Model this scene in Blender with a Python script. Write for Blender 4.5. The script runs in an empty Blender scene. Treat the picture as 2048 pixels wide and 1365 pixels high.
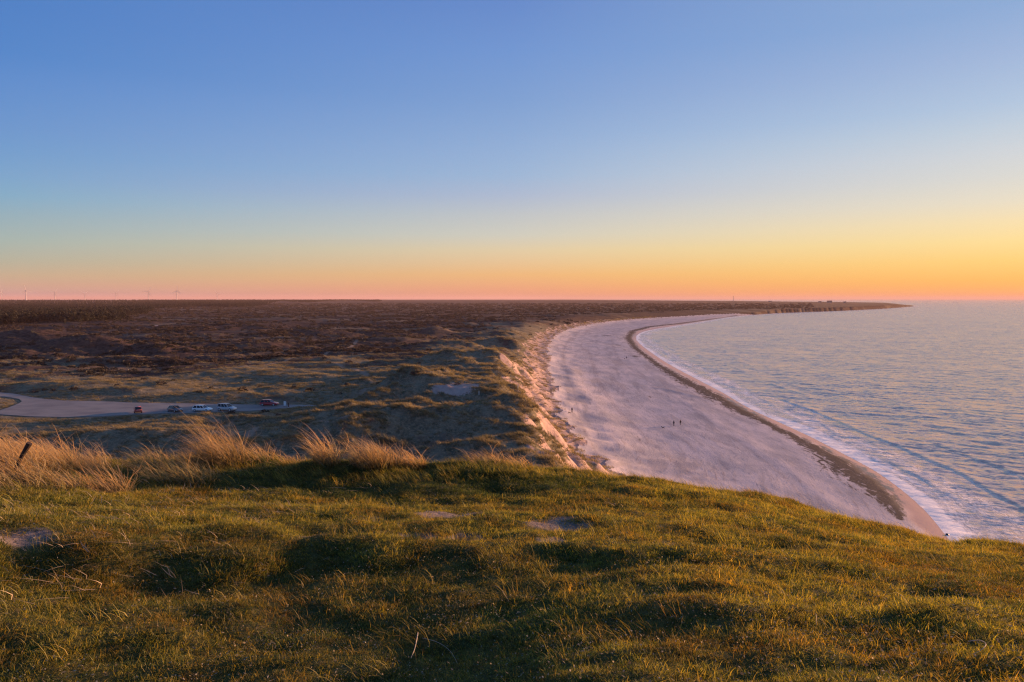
import bpy, math, random
import numpy as np
from mathutils import Vector
C = bpy.context.scene
COL = C.collection
rng = np.random.default_rng(7)
random.seed(7)
PI = math.pi
# ------------------------------------------------------------------ camera, sky, sun, exposure
EYE = 42.0
FPX = 1490.0
PITCH = math.atan(84.5 / FPX)
cam_d = bpy.data.cameras.new('camera')
cam_d.sensor_width = 36.0
cam_d.lens = 36.0 * FPX / 2048.0
cam_d.clip_start = 0.1
cam_d.clip_end = 150000.0
cam = bpy.data.objects.new('camera', cam_d)
COL.objects.link(cam)
cam.location = (0, 0, EYE)
cam.rotation_euler = (PI / 2 - PITCH, 0, 0)
C.camera = cam

SUN_AZ = math.radians(59.0)      # clockwise from +Y (to the right of the view)
SUN_EL = math.radians(5.2)
sun_d = bpy.data.lights.new('sun', 'SUN')
sun_d.energy = 5.0
sun_d.angle = math.radians(0.6)
sun_d.color = (1.0, 0.52, 0.26)
sun = bpy.data.objects.new('sun', sun_d)
COL.objects.link(sun)
sdir = Vector((math.sin(SUN_AZ) * math.cos(SUN_EL), math.cos(SUN_AZ) * math.cos(SUN_EL), math.sin(SUN_EL)))
sun.rotation_euler = sdir.to_track_quat('Z', 'Y').to_euler()
sun.location = (300, 200, 120)

def lin(c):
    out = []
    for v in c:
        v = v / 255.0
        out.append(v / 12.92 if v <= 0.04045 else ((v + 0.055) / 1.055) ** 2.4)
    return tuple(out) + (1.0,)

def raydir(u, v):
    sp, cp = math.sin(PITCH), math.cos(PITCH)
    a, b = u - 1024.0, 682.5 - v
    return np.array((a, FPX * cp + b * sp, -FPX * sp + b * cp))

def on_plane(u, v, z):
    d = raydir(u, v)
    k = (z - EYE) / d[2]
    return np.array((d[0] * k, d[1] * k))

def at_rho(u, v, rho):           # point on the pixel's ray at a horizontal distance
    d = raydir(u, v)
    k = rho / math.hypot(d[0], d[1])
    return np.array((d[0] * k, d[1] * k, EYE + d[2] * k))

world = bpy.data.worlds.new('World')
C.world = world
world.use_nodes = True
wt = world.node_tree
wt.nodes.clear()
def N(t, kind, **kw):
    n = t.nodes.new(kind)
    for k, v in kw.items():
        if k.startswith('i_'):
            n.inputs[int(k[2:])].default_value = v
        else:
            setattr(n, k, v)
    return n
SKYC = {
 'left': (0, [(0,(77,128,198)),(100,(82,134,202)),(150,(92,140,205)),(250,(106,150,206)),(300,(112,157,206)),(350,(122,165,205)),(390,(130,172,200)),(430,(148,176,188)),(480,(166,182,176)),(520,(182,180,160)),(550,(200,176,147)),(570,(207,169,147)),(590,(200,161,160)),(599,(192,156,166))]),
 'mid': (1024, [(0,(101,138,203)),(100,(112,150,210)),(200,(125,160,211)),(300,(145,175,215)),(350,(155,182,215)),(390,(172,186,210)),(430,(192,197,200)),(470,(207,205,192)),(500,(225,205,168)),(550,(240,186,125)),(580,(238,165,125)),(598,(228,150,134))]),
 'right': (2048, [(0,(138,170,214)),(100,(157,181,218)),(200,(174,196,222)),(250,(190,205,220)),(300,(205,211,217)),(350,(215,215,210)),(400,(230,220,198)),(440,(244,222,175)),(480,(250,220,150)),(520,(253,208,120)),(560,(255,188,92)),(590,(252,165,88)),(599,(236,145,98))]),
}
wo = N(wt, 'ShaderNodeOutputWorld')
bg = N(wt, 'ShaderNodeBackground')
bg.inputs['Strength'].default_value = 0.1
tc = N(wt, 'ShaderNodeTexCoord')
sep = N(wt, 'ShaderNodeSeparateXYZ')
wt.links.new(tc.outputs['Generated'], sep.inputs[0])
zc = N(wt, 'ShaderNodeMath', operation='MAXIMUM', i_1=0.0)
wt.links.new(sep.outputs['Z'], zc.inputs[0])
zs = N(wt, 'ShaderNodeMath', operation='POWER', i_1=0.5)     # sqrt spreads the low sky over the ramp
wt.links.new(zc.outputs[0], zs.inputs[0])
def sky_ramp(u, samples):
    r = N(wt, 'ShaderNodeValToRGB')
    wt.links.new(zs.outputs[0], r.inputs[0])
    pts = []
    for v, c in samples:
        d = raydir(u, v)
        z = max(0.0, d[2] / np.linalg.norm(d))
        pts.append((math.sqrt(z), lin(c)))
    pts.sort(key=lambda p: p[0])
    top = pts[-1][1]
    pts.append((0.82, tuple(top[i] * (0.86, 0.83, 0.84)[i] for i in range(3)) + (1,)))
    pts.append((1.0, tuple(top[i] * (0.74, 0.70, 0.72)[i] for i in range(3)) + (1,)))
    e = r.color_ramp.elements
    e[0].position, e[0].color = pts[0]
    e[1].position, e[1].color = pts[-1]
    for p, c in pts[1:-1]:
        q = e.new(p); q.color = c
    return r
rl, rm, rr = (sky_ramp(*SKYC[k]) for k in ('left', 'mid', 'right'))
hx = N(wt, 'ShaderNodeVectorMath', operation='MULTIPLY'); hx.inputs[1].default_value = (1, 1, 0)
wt.links.new(tc.outputs['Generated'], hx.inputs[0])
hn = N(wt, 'ShaderNodeVectorMath', operation='NORMALIZE'); wt.links.new(hx.outputs[0], hn.inputs[0])
hd = N(wt, 'ShaderNodeVectorMath', operation='DOT_PRODUCT'); hd.inputs[1].default_value = (math.sin(SUN_AZ), math.cos(SUN_AZ), 0)
wt.links.new(hn.outputs[0], hd.inputs[0])
cl, cm, cr = (math.cos(SUN_AZ - math.radians(a)) for a in (-34.5, 0.0, 34.5))
def mrange(a, b):
    m = N(wt, 'ShaderNodeMapRange'); m.clamp = True
    m.inputs['From Min'].default_value = a; m.inputs['From Max'].default_value = b
    wt.links.new(hd.outputs['Value'], m.inputs['Value'])
    return m
m1, m2 = mrange(cl, cm), mrange(cm, cr)
def mixc(t, fac, a, b, bt='MIX'):
    m = N(t, 'ShaderNodeMix', data_type='RGBA', blend_type=bt)
    for s, v in ((0, fac), (6, a), (7, b)):
        if isinstance(v, (int, float)) or isinstance(v, tuple):
            m.inputs[s].default_value = v if s == 0 or len(v) == 4 else tuple(v) + (1,)
        else:
            t.links.new(v, m.inputs[s])
    return m.outputs[2]
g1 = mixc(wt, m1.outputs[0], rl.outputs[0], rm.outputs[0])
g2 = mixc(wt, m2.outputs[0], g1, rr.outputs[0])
g3 = N(wt, 'ShaderNodeVectorMath', operation='SCALE'); g3.inputs['Scale'].default_value = 3.76
# the glow round the sun, which stands just outside the frame on the right
gd = N(wt, 'ShaderNodeVectorMath', operation='DOT_PRODUCT'); gd.inputs[1].default_value = tuple(sdir)
wt.links.new(tc.outputs['Generated'], gd.inputs[0])
gm = N(wt, 'ShaderNodeMapRange'); gm.interpolation_type = 'SMOOTHSTEP'; gm.inputs['From Min'].default_value = 0.955; gm.inputs['From Max'].default_value = 1.0
gm.inputs['To Max'].default_value = 5.0
wt.links.new(gd.outputs['Value'], gm.inputs['Value'])
gl = N(wt, 'ShaderNodeVectorMath', operation='SCALE'); gl.inputs[0].default_value = (1.0, 0.62, 0.26)
wt.links.new(gm.outputs[0], gl.inputs['Scale'])
ga_ = N(wt, 'ShaderNodeVectorMath', operation='ADD'); wt.links.new(g2, ga_.inputs[0]); wt.links.new(gl.outputs[0], ga_.inputs[1])
wt.links.new(ga_.outputs[0], g3.inputs[0])
sky = N(wt, 'ShaderNodeTexSky', sky_type='NISHITA')
sky.sun_disc = False
sky.sun_elevation = SUN_EL
sky.sun_rotation = SUN_AZ
sky.altitude = 40; sky.air_density = 1.0; sky.dust_density = 1.2; sky.ozone_density = 1.5
fin = mixc(wt, 0.03, g3.outputs[0], sky.outputs[0])
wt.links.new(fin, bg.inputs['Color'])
wt.links.new(bg.outputs[0], wo.inputs['Surface'])
vs = C.view_settings
vs.view_transform = 'Standard'; vs.look = 'None'; vs.exposure = 1.42; vs.gamma = 1.0
vs.use_curve_mapping = False
C.render.engine = 'CYCLES'
cy = C.cycles
cy.use_denoising = True
cy.denoising_prefilter = 'NONE'
cy.denoising_input_passes = 'RGB_ALBEDO_NORMAL'
cy.pixel_filter_type = 'BLACKMAN_HARRIS'
cy.filter_width = 1.25
cy.max_bounces = 5; cy.diffuse_bounces = 3; cy.glossy_bounces = 3; cy.transmission_bounces = 4
cy.transparent_max_bounces = 8; cy.volume_bounces = 0
cy.use_fast_gi = False
cy.sample_clamp_indirect = 3.0

# ------------------------------------------------------------------ helpers
def tag(o, label=None, cat=None, group=None, kind=None):
    if label: o['label'] = label
    if cat: o['category'] = cat
    if group: o['group'] = group
    if kind: o['kind'] = kind
    return o
def link(o, parent=None):
    COL.objects.link(o)
    if parent is not None: o.parent = parent
    return o
def np_mesh(name, V, F, attrs=None, smooth=True, mat=None):
    """F: (n,3) or (n,4) array, or list of such arrays"""
    me = bpy.data.meshes.new(name)
    V = np.ascontiguousarray(V, dtype=np.float32)
    Fs = F if isinstance(F, list) else [F]
    me.vertices.add(len(V)); me.vertices.foreach_set('co', V.ravel())
    nl = sum(f.size for f in Fs); npoly = sum(len(f) for f in Fs)
    if npoly:
        me.loops.add(nl); me.polygons.add(npoly)
        me.loops.foreach_set('vertex_index', np.concatenate([f.ravel() for f in Fs]).astype(np.int32))
        tot = np.concatenate([np.full(len(f), f.shape[1], np.int32) for f in Fs])
        st = np.concatenate([[0], np.cumsum(tot)[:-1]]).astype(np.int32)
        me.polygons.foreach_set('loop_start', st)
        me.polygons.foreach_set('loop_total', tot)
        me.update(calc_edges=True)
        me.polygons.foreach_set('use_smooth', np.full(npoly, smooth, dtype=bool))
    for k, a in (attrs or {}).items():
        a = np.asarray(a)
        if a.ndim == 1:
            if a.dtype.kind == 'i':
                at = me.attributes.new(k, 'INT', 'POINT'); at.data.foreach_set('value', a.astype(np.int32))
            else:
                at = me.attributes.new(k, 'FLOAT', 'POINT'); at.data.foreach_set('value', a.astype(np.float32))
        else:
            at = me.attributes.new(k, 'FLOAT_VECTOR', 'POINT'); at.data.foreach_set('vector', a.astype(np.float32).ravel())
    if mat: me.materials.append(mat)
    return me
def mesh_obj(name, me, parent=None, loc=(0, 0, 0), rot=(0, 0, 0)):
    o = bpy.data.objects.new(name, me); link(o, parent)
    o.location = loc; o.rotation_euler = rot
    return o
def sst(a, b, x):
    t = np.clip((x - a) / (b - a), 0, 1)
    return t * t * (3 - 2 * t)
def _h(ix, iy, seed):
    n = (ix.astype(np.int64) * 374761393 + iy.astype(np.int64) * 668265263 + seed * 1274126177) & 0xffffffff
    n = ((n ^ (n >> 13)) * 1103515245) & 0xffffffff
    n = (n ^ (n >> 16)) & 0xffffffff
    return n
def pnoise(x, y, seed=0):
    ix = np.floor(x); iy = np.floor(y); fx = x - ix; fy = y - iy
    ux = fx * fx * fx * (fx * (fx * 6 - 15) + 10); uy = fy * fy * fy * (fy * (fy * 6 - 15) + 10)
    def g(dx, dy):
        a = _h(ix + dx, iy + dy, seed).astype(np.float64) * (2 * PI / 4294967296.0)
        return np.cos(a) * (fx - dx) + np.sin(a) * (fy - dy)
    a = g(0, 0); b = g(1, 0); c = g(0, 1); d = g(1, 1)
    return ((a + ux * (b - a)) * (1 - uy) + (c + ux * (d - c)) * uy) * 1.5     # about -1..1
def catmull(P, n=6):
    P = [np.array(p, float) for p in P]
    P = [2 * P[0] - P[1]] + P + [2 * P[-1] - P[-2]]
    out = []
    for i in range(1, len(P) - 2):
        for k in range(n):
            t = k / n
            out.append(0.5 * ((2 * P[i]) + (-P[i-1] + P[i+1]) * t + (2*P[i-1] - 5*P[i] + 4*P[i+1] - P[i+2]) * t*t + (-P[i-1] + 3*P[i] - 3*P[i+1] + P[i+2]) * t**3))
    out.append(P[-2])
    return np.array(out)
def poly_dist(x, y, L, want_t=False):
    best = np.full(x.shape, 1e18); bt = np.zeros(x.shape); acc = 0.0
    for i in range(len(L) - 1):
        ax, ay = L[i][:2]; bx, by = L[i+1][:2]
        dx, dy = bx - ax, by - ay; l2 = dx*dx + dy*dy
        if l2 < 1e-9: continue
        t = np.clip(((x - ax) * dx + (y - ay) * dy) / l2, 0, 1)
        d = (x - ax - t*dx)**2 + (y - ay - t*dy)**2
        if want_t:
            m = d < best; l = math.sqrt(l2)
            bt[m] = acc + t[m] * l; acc += l
        best = np.minimum(best, d)
    best = np.sqrt(best)
    return (best, bt) if want_t else best
def inside(x, y, P):
    r = np.zeros(x.shape, bool); n = len(P)
    for i in range(n):
        x1, y1 = P[i][:2]; x2, y2 = P[(i+1) % n][:2]
        if y1 == y2: continue
        c = ((y1 > y) != (y2 > y)) & (x < (x2 - x1) * (y - y1) / (y2 - y1) + x1)
        r ^= c
    return r

# ------------------------------------------------------------------ lines of the coast, taken onto the ground
shore_px = [(1895,1075),(1850,1022),(1800,978),(1750,943),(1690,910),(1620,874),(1560,846),(1500,818),(1445,786),(1390,757),(1345,733),(1310,711),(1284,692),(1272,679),(1276,669),(1298,661),(1350,652),(1420,641),(1475,633),(1560,626.5),(1680,622),(1770,617.5),(1832,612.6)]
SHORE = [np.array(p, float) for p in ((20,-400),(25,-120),(40,0),(58,72),(70,108))] + [on_plane(u, v, 0) for u, v in shore_px]
e = SHORE[-1]
SHORE += [e + (60, 130), e + (-250, 500), e + (-500, 1500), e + (-900, 6000), e + (-1500, 30000)]
SHORE = catmull(SHORE, 6)
LANDPOLY = list(SHORE) + [np.array((-60000., 34000.)), np.array((-60000., -9000.)), np.array((200., -9000.))]
foot_px = [(1170,920),(1150,880),(1118,840),(1108,800),(1102,760),(1096,720),(1094,698),(1112,673),(1150,657),(1215,645),(1290,638),(1380,632.5),(1470,628)]
FOOT = [np.array(p, float) for p in ((-60,-400),(-30,-120),(2,0),(14,50),(20,90),(22,140))] + [on_plane(u, v, 4.0) for u, v in foot_px]
e = FOOT[-1]
FOOT += [e + (500, 500), e + (1050, 1050), SHORE[-31] + (-25, 18), SHORE[-25] + (-120, 300), SHORE[-1] + (-300, 0)]
FOOT = catmull(FOOT, 6)
VEGPOLY = list(FOOT) + [np.array((-60000., 34000.)), np.array((-60000., -9000.)), np.array((110., -9000.))]
ZP = 16.0
park_px = [(-160,778),(0,785),(30,788),(60,794),(88,798),(126,801.5),(205,803),(264,805.5),(387,807.5),(500,809.5),(590,810),(650,811),(650,813.5),(560,817),(500,822),(425,824),(381,826),(322,827),(264,829),(205,833),(130,834.5),(59,833),(0,829),(-90,826),(-90,819),(0,821),(18,815),(36,808),(44,803),(38,798),(20,795),(0,793),(-160,787)]
PARK = [on_plane(u, v, ZP) for u, v in park_px]
def px_line(pts, z): return [on_plane(u, v, z) for u, v in pts]
TRAILS = [px_line([(650,812),(690,800),(720,795),(745,785)], 17), px_line([(700,765),(735,765),(700,742),(665,730)], 15),
          px_line([(470,752),(530,740),(600,722),(660,708),(700,700),(715,688),(740,682)], 13), px_line([(0,668),(150,664),(330,662)], 12),
          px_line([(560,855),(600,850),(650,862),(690,868)], 18), px_line([(500,850),(515,862),(490,880)], 18)]
WEED = [((1475,631),3),((1360,647),5),((1300,654),7),((1266,662),7),((1257,676),9),((1272,697),8),((1310,726),8),((1380,768),19),((1440,795),26),((1490,822),24),((1540,848),13),((1590,872),15),((1650,905),26),((1700,938),44),((1750,972),36),((1785,1005),18),((1800,1035),8)]
WEEDW = [(on_plane(u, v, 1.5), w) for (u, v), w in WEED]
BERM = [px_line([(1146,735),(1143,760),(1160,782),(1180,800),(1208,835),(1232,870),(1240,905)], 3.3),
        px_line([(1690,905),(1640,900),(1560,915),(1600,950),(1640,985),(1680,1010)], 2.6),
        px_line([(1250,770),(1300,772),(1345,778),(1400,790)], 2.6),
        px_line([(1370,800),(1420,835),(1500,880),(1560,925)], 2.4)]

# ------------------------------------------------------------------ the hilltop under the camera: heights by distance
hp = []   # (u, v, rho)
for u, rows in {
    -250: [(1365,4.0),(1180,5.1),(1090,6.2),(1030,7.6),(965,9.3),(915,11.2),(893,12.6)],
    0:    [(1365,3.95),(1180,5.1),(1100,6.1),(1040,7.5),(985,9.0),(940,10.8),(905,12.6)],
    200:  [(1365,3.9),(1180,5.05),(1095,6.1),(1035,7.6),(990,9.2),(950,10.8),(920,12.4)],
    430:  [(1365,3.8),(1180,5.0),(1090,6.2),(1030,7.8),(990,9.3),(958,10.0),(924,11.0)],
    700:  [(1365,3.7),(1185,4.9),(1090,6.2),(1030,7.8),(994,9.2),(960,9.65),(927,10.4)],
    1000: [(1365,3.5),(1185,4.8),(1090,6.2),(1035,7.7),(997,9.1),(964,9.6),(932,10.5)],
    1200: [(1365,3.2),(1190,4.6),(1095,6.1),(1040,7.6),(1005,8.9),(972,9.8),(946,11.2)],
    1500: [(1365,3.3),(1210,4.6),(1120,6.1),(1070,7.6),(1040,8.8),(1010,10.4),(990,12.4)],
    1800: [(1365,3.4),(1240,4.6),(1160,6.1),(1122,7.6),(1100,8.8),(1078,10.4),(1064,11.8)],
    2048: [(1365,3.6),(1270,4.6),(1190,6.1),(1155,7.3),(1130,8.4),(1110,9.6),(1098,10.6)],
    2350: [(1365,3.9),(1300,4.8),(1230,6.1),(1200,7.0),(1175,8.0),(1155,9.0),(1145,9.8)]}.items():
    for v, r in rows: hp.append(at_rho(u, v, r))
hp = np.array(hp)
h_az = np.arctan2(hp[:, 0], hp[:, 1]); h_r = np.hypot(hp[:, 0], hp[:, 1])
RIM_AZ = h_az[6::7]; RIM_R = h_r[6::7]
def rbf_xy(az, r): return az * 6.0, np.log(r) * 4.0
cx, cyy = rbf_xy(h_az, h_r)
def phi(d2): return np.where(d2 > 1e-12, d2 * np.log(np.maximum(d2, 1e-12)), 0)
K = phi((cx[:, None] - cx)**2 + (cyy[:, None] - cyy)**2) + np.eye(len(cx)) * 0.05
Pm = np.stack([np.ones_like(cx), cx, cyy], 1)
A = np.block([[K, Pm], [Pm.T, np.zeros((3, 3))]])
sol = np.linalg.solve(A, np.concatenate([hp[:, 2], np.zeros(3)]))
def rbf(az, r):
    X, Y = rbf_xy(az, r)
    out = sol[-3] + sol[-2] * X + sol[-1] * Y
    for i in range(len(cx)):
        out = out + sol[i] * phi((X - cx[i])**2 + (Y - cyy[i])**2)
    return out
HOLLOWS = []   # x, y, rx, ry, depth
def hollow(u, v, rho_px, wpx, dep, asp=0.5):
    p = None
    lo, hi = 3.0, 12.5
    d = raydir(u, v); az = math.atan2(d[0], d[1]); sl = d[2] / math.hypot(d[0], d[1])
    rs = np.linspace(lo, hi, 300); zz = rbf(np.full(300, az), rs); k = np.argmax(EYE + sl * rs < zz)
    r = rs[k]
    HOLLOWS.append((math.sin(az) * r, math.cos(az) * r, wpx * r / FPX / 2, max(0.12, wpx * r / FPX / 2 * asp), dep))
for h in [(650,1065,0,150,.14,.7),(825,1070,0,110,.12,.8),(945,1073,0,110,.13,.8),(900,1032,0,130,.05,.9),(755,1038,0,100,.07,.7),(1120,1045,0,130,.10,.8),(1105,1075,0,70,.08,1.2),(1150,1106,0,110,.10,.7),(1365,1090,0,120,.10,.8),(1520,1100,0,80,.08,.8),(1460,1022,0,60,.08,.8),(1440,985,0,70,.09,.8),
          (40,1072,0,120,.09,.8),(1700,1150,0,120,.10,.7),(1880,1185,0,130,.16,.9),(1760,1300,0,160,.1,.6),(2000,1160,0,90,.1,.8),]:
    hollow(*h)

GAUSS = []   # dunes that can be told apart: x, y, rx, ry, height
def dune(u, v, z, wpx, ry, h):
    p = on_plane(u, v, z); d = math.hypot(*p)
    GAUSS.append((p[0], p[1], wpx * d / FPX / 2, ry, h))
for a in [(60,692,12,230,22,8.5),(190,702,12,200,18,9.5),(300,714,12,150,12,6.0),(30,722,12,150,12,4),(230,735,12,220,10,3.0),(870,668,12,70,12,4),
          (640,672,12,240,30,3.5),(760,690,12,220,20,3.5),(540,700,12,160,20,3),(900,700,12,180,14,3.5),(1000,694,12,160,10,4),(960,735,14,240,10,3.5),
          (830,790,17,230,11,5.0),(960,800,17,200,9,4.0),(1010,850,17,160,8,3.2),(700,815,16,120,9,2.0),(980,900,17,200,7,3.0),(600,880,18,300,8,2.0),(250,880,17,500,7,1.6),(770,850,18,200,9,2.6),
          (700,870,18,120,6,1.5),(200,650,12,260,60,2.5),(420,655,12,160,40,2.5),(915,773,17,130,9,2.6),(1000,650,12,300,50,2.5),(640,640,12,400,60,3)]:
    dune(*a)

def lower_land(x, y, sp):
    """heath and dunes, without the hill; sp = grid spacing (m) so that bumps finer than the grid fade out"""
    rho = np.hypot(x, y)
    base = 16.0 - 4.0 * sst(230, 430, rho) + 13.0 * sst(2600, 6500, rho)
    z = base.copy()
    mel = 1 - .35 * (1 - sst(300, 420, rho)) * sst(25, 55, -x)
    for k, (wl, am) in enumerate(((90, 2.0), (41, 1.5), (19, 1.0), (9.2, .6), (4.3, .36), (2.1, .26), (1.15, .13))):
        w = np.clip(wl / (3.0 * sp) - 0.4, 0, 1)
        n = pnoise(x / wl + 31.7 * k, y / (wl * 0.75) + 7.3 * k, 11 + k)
        r = 1 - 2.2 * np.abs(n)
        z += mel * am * w * (0.55 * r + 0.45 * n * 1.5) * (1 - 0.35 * sst(900, 2000, rho)) * (1 - .8 * sst(1700, 2600, rho))
    # sharp crested dune ridges near the beach
    strip = np.exp(-((x + 18) / 38)**2) * sst(90, 130, rho) * (1 - sst(700, 1300, rho))
    for k, (wl, am) in enumerate(((34, 1.6), (15, 1.1), (7.5, .55))):
        w = np.clip(wl / (3.0 * sp) - 0.4, 0, 1)
        n = pnoise((x - y * .2) / (wl * 1.9) + 3.3 * k, (y + .35 * x) / (wl * 0.6) + 1.9 * k, 31 + k)
        z += am * w * strip * (np.maximum(0, 1 - 3.0 * np.abs(n)) - .25)
    for gx, gy, rx, ry, h in GAUSS:
        z += h * np.exp(-((x - gx) / rx)**2 - ((y - gy) / ry)**2)
    return z
def terrain(x, y, sp, full=False):
    rho = np.hypot(x, y); az = np.arctan2(x, y)
    ds, ts = poly_dist(x, y, SHORE, True)
    onland = inside(x, y, LANDPOLY)
    df = poly_dist(x, y, FOOT)
    nz1 = pnoise(x / 14, y / 14, 41); nz2 = pnoise(x / 5, y / 5, 42)
    veg = inside(x, y, VEGPOLY) & onland
    sdf = np.where(veg, df, -df) + (nz1 * 4.2 + nz2 * 1.4) * np.clip(1 - rho / 2500, 0, 1)     # + inland
    a = np.where(onland, ds, 0); b = np.maximum(0, -sdf); c = np.maximum(0, sdf)
    frac = a / (a + b + 1e-6)
    nb = pnoise(x / 30, y / 45, 51) * 0.22 + pnoise(x / 9, y / 16, 52) * 0.05 * np.clip(9 / (3 * sp), 0, 1) + pnoise(x / 2.3, y / 3.1, 53) * 0.035 * np.clip(2.5 / (3 * sp), 0, 1)
    zb = 1.7 * (1 - np.exp(-a / 7.0)) + 0.7 * frac + 3.4 * np.exp(-b / 13.0) * sst(0, 30, a) + nb * sst(4, 18, a)
    for i, L in enumerate(BERM):
        d = poly_dist(x, y, L)
        zb += (0.36, .07, .16, .06)[i] * np.exp(-(d / (4.2, 2.0, 2.0, 2.4)[i])**2)
    sea_bed = -np.minimum(ds * 0.05, 4.0)
    zl = lower_land(x, y, sp)
    # car park made level
    near = (rho > 120) & (rho < 260) & (x < 0)
    dp = np.full(x.shape, 1e6)
    if near.any():
        dd = poly_dist(x[near], y[near], PARK + [PARK[0]]); ins = inside(x[near], y[near], PARK)
        dp[near] = np.where(ins, 0, dd)
    zl = zl + ((ZP - 0.12) - zl) * (1 - sst(0.5, 17.0, dp))
    W = 17.0 + 3 * nz1 + 3.0 * pnoise(x / 6, y / 6, 44) * np.clip(1 - rho / 900, 0, 1) + 0.03 * rho
    crest = 1.8 * np.exp(-((c - 15) / 6.5)**2) * (0.7 + 0.6 * pnoise(x / 22, y / 22, 61)) * np.clip(1 - rho / 2500, 0, 1)
    zv = 5.7 + (zl + crest - 5.7) * sst(0, 1, c / W) + (nz2 * .8 + pnoise(x / 2.4, y / 2.4, 43) * 0.5) * sst(0, 3, c) * (1 - sst(10, 16, c)) * np.clip(1 - rho / 700, 0, 1)
    low = np.where(onland, np.where(sdf > 0, zv, zb), sea_bed)
    rim = np.interp(az, RIM_AZ, RIM_R)
    azc = np.clip(az, h_az.min(), h_az.max())
    m = rho < 120
    hill = np.full(x.shape, -50.0)
    rr = rho[m]; rm_ = rim[m]; z0 = rbf(azc[m], np.clip(np.minimum(rr, rm_), 2.6, 50))
    t = np.maximum(0, rr - rm_)
    plat = 40.3 - 0.02 * rr
    wb = sst(math.radians(45), math.radians(100), np.abs(az[m]))
    z0 = z0 + (plat - z0) * wb
    z0 = np.where(t > 0, z0 - (0.85 * t - 0.5 * 5 * (1 - np.exp(-t / 5))), z0)
    xm, ym = x[m], y[m]
    det = 0.0
    for k, (wl, am) in enumerate(((2.6, .035), (1.1, .052), (.5, .042), (.23, .02))):
        det = det + am * pnoise((xm + .5 * ym) / (wl * 1.25) + 3.1 * k, (ym - .25 * xm) / (wl * 0.7) + 9.7 * k, 71 + k)
    edge = np.exp(-((rr - rm_) / 1.2)**2)
    det = det * (1 + 0.5 * edge) + 0.07 * (xm - 1.2) * (1 - sst(5.5, 6.5, rr + .35 * pnoise(xm / .8, ym / .8, 79))) * (xm < 1.2)
    for hx_, hy_, ra, rb, dep in HOLLOWS:
        q = ((xm - hx_) / ra)**2 + ((ym - hy_) / rb)**2
        det = det - .42 * dep * np.exp(-q**1.5)
    hill[m] = z0 + det
    z = np.maximum(low, hill)
    z = np.where(np.abs(low - hill) < 3, np.maximum(low, hill) + 0.08 * (3 - np.abs(low - hill))**2 / 3, z)
    if not full: return z
    cls = np.where(hill > low, 0, np.where(onland & (sdf > 0.0), 1, 2))      # 0 hill, 1 heath, 2 beach
    return z, cls, dict(ds=np.where(onland, ds, -ds), ts=ts, sdf=sdf, dp=dp, rho=rho, az=az)
def tz(x, y):
    x = np.atleast_1d(np.asarray(x, float)); y = np.atleast_1d(np.asarray(y, float))
    sp = np.maximum(0.05, np.hypot(x, y) * 0.003)
    return terrain(x, y, sp)

# ------------------------------------------------------------------ material helpers
class M:
    def __init__(s, name):
        s.m = bpy.data.materials.new(name); s.m.use_nodes = True
        s.t = s.m.node_tree; s.t.nodes.clear()
        s.out = s.t.nodes.new('ShaderNodeOutputMaterial')
        s.geo = s.t.nodes.new('ShaderNodeNewGeometry')
    def n(s, kind, **kw): return N(s.t, kind, **kw)
    def l(s, a, b): s.t.links.new(a, b)
    def attr(s, name):
        return s.n('ShaderNodeAttribute', attribute_name=name).outputs['Fac']
    def noise(s, scale, detail=4, rough=0.6, vec=None, dist=0.0, stretch=None):
        v = vec if vec is not None else s.geo.outputs['Position']
        if stretch:
            mp = s.n('ShaderNodeVectorMath', operation='MULTIPLY'); mp.inputs[1].default_value = stretch
            s.l(v, mp.inputs[0]); v = mp.outputs[0]
        n = s.n('ShaderNodeTexNoise'); n.inputs['Scale'].default_value = scale
        n.inputs['Detail'].default_value = detail; n.inputs['Roughness'].default_value = rough
        n.inputs['Distortion'].default_value = dist
        s.l(v, n.inputs['Vector']); return n.outputs['Fac']
    def rng(s, v, a, b, c=0.0, d=1.0, smooth=True):
        r = s.n('ShaderNodeMapRange'); r.interpolation_type = 'SMOOTHSTEP' if smooth else 'LINEAR'
        for k, q in zip(('From Min', 'From Max', 'To Min', 'To Max'), (a, b, c, d)): r.inputs[k].default_value = q
        s.l(v, r.inputs['Value']); return r.outputs[0]
    def math(s, op, a, b=0.0, c=None):
        n = s.n('ShaderNodeMath', operation=op)
        for i, q in enumerate((a, b) if c is None else (a, b, c)):
            if isinstance(q, (int, float)): n.inputs[i].default_value = q
            else: s.l(q, n.inputs[i])
        return n.outputs[0]
    def mix(s, f, a, b, bt='MIX'): return mixc(s.t, f, a, b, bt)
    def bump(s, h, strength, dist, normal=None):
        b = s.n('ShaderNodeBump'); b.inputs['Strength'].default_value = strength; b.inputs['Distance'].default_value = dist
        s.l(h, b.inputs['Height'])
        if normal is not None: s.l(normal, b.inputs['Normal'])
        return b.outputs[0]
    def pbr(s, col, rough=0.8, spec=0.3, normal=None, **kw):
        p = s.n('ShaderNodeBsdfPrincipled')
        for k, q in (('Base Color', col), ('Roughness', rough), ('Specular IOR Level', spec)):
            if isinstance(q, (int, float)): p.inputs[k].default_value = q
            elif isinstance(q, tuple): p.inputs[k].default_value = q if len(q) == 4 else q + (1,)
            else: s.l(q, p.inputs[k])
        for k, q in kw.items():
            p.inputs[k.replace('_', ' ')].default_value = q
        if normal is not None: s.l(normal, p.inputs['Normal'])
        s.l(p.outputs[0], s.out.inputs['Surface']); return p
def plain(name, col, rough=0.6, spec=0.4, vary=0.12, scale=6.0, **kw):
    m = M(name)
    n = m.noise(scale, 3)
    c = m.mix(m.rng(n, .3, .7), tuple(q * (1 - vary) for q in col), tuple(min(1, q * (1 + vary)) for q in col))
    m.pbr(c, rough, spec, **kw)
    return m.m
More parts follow.
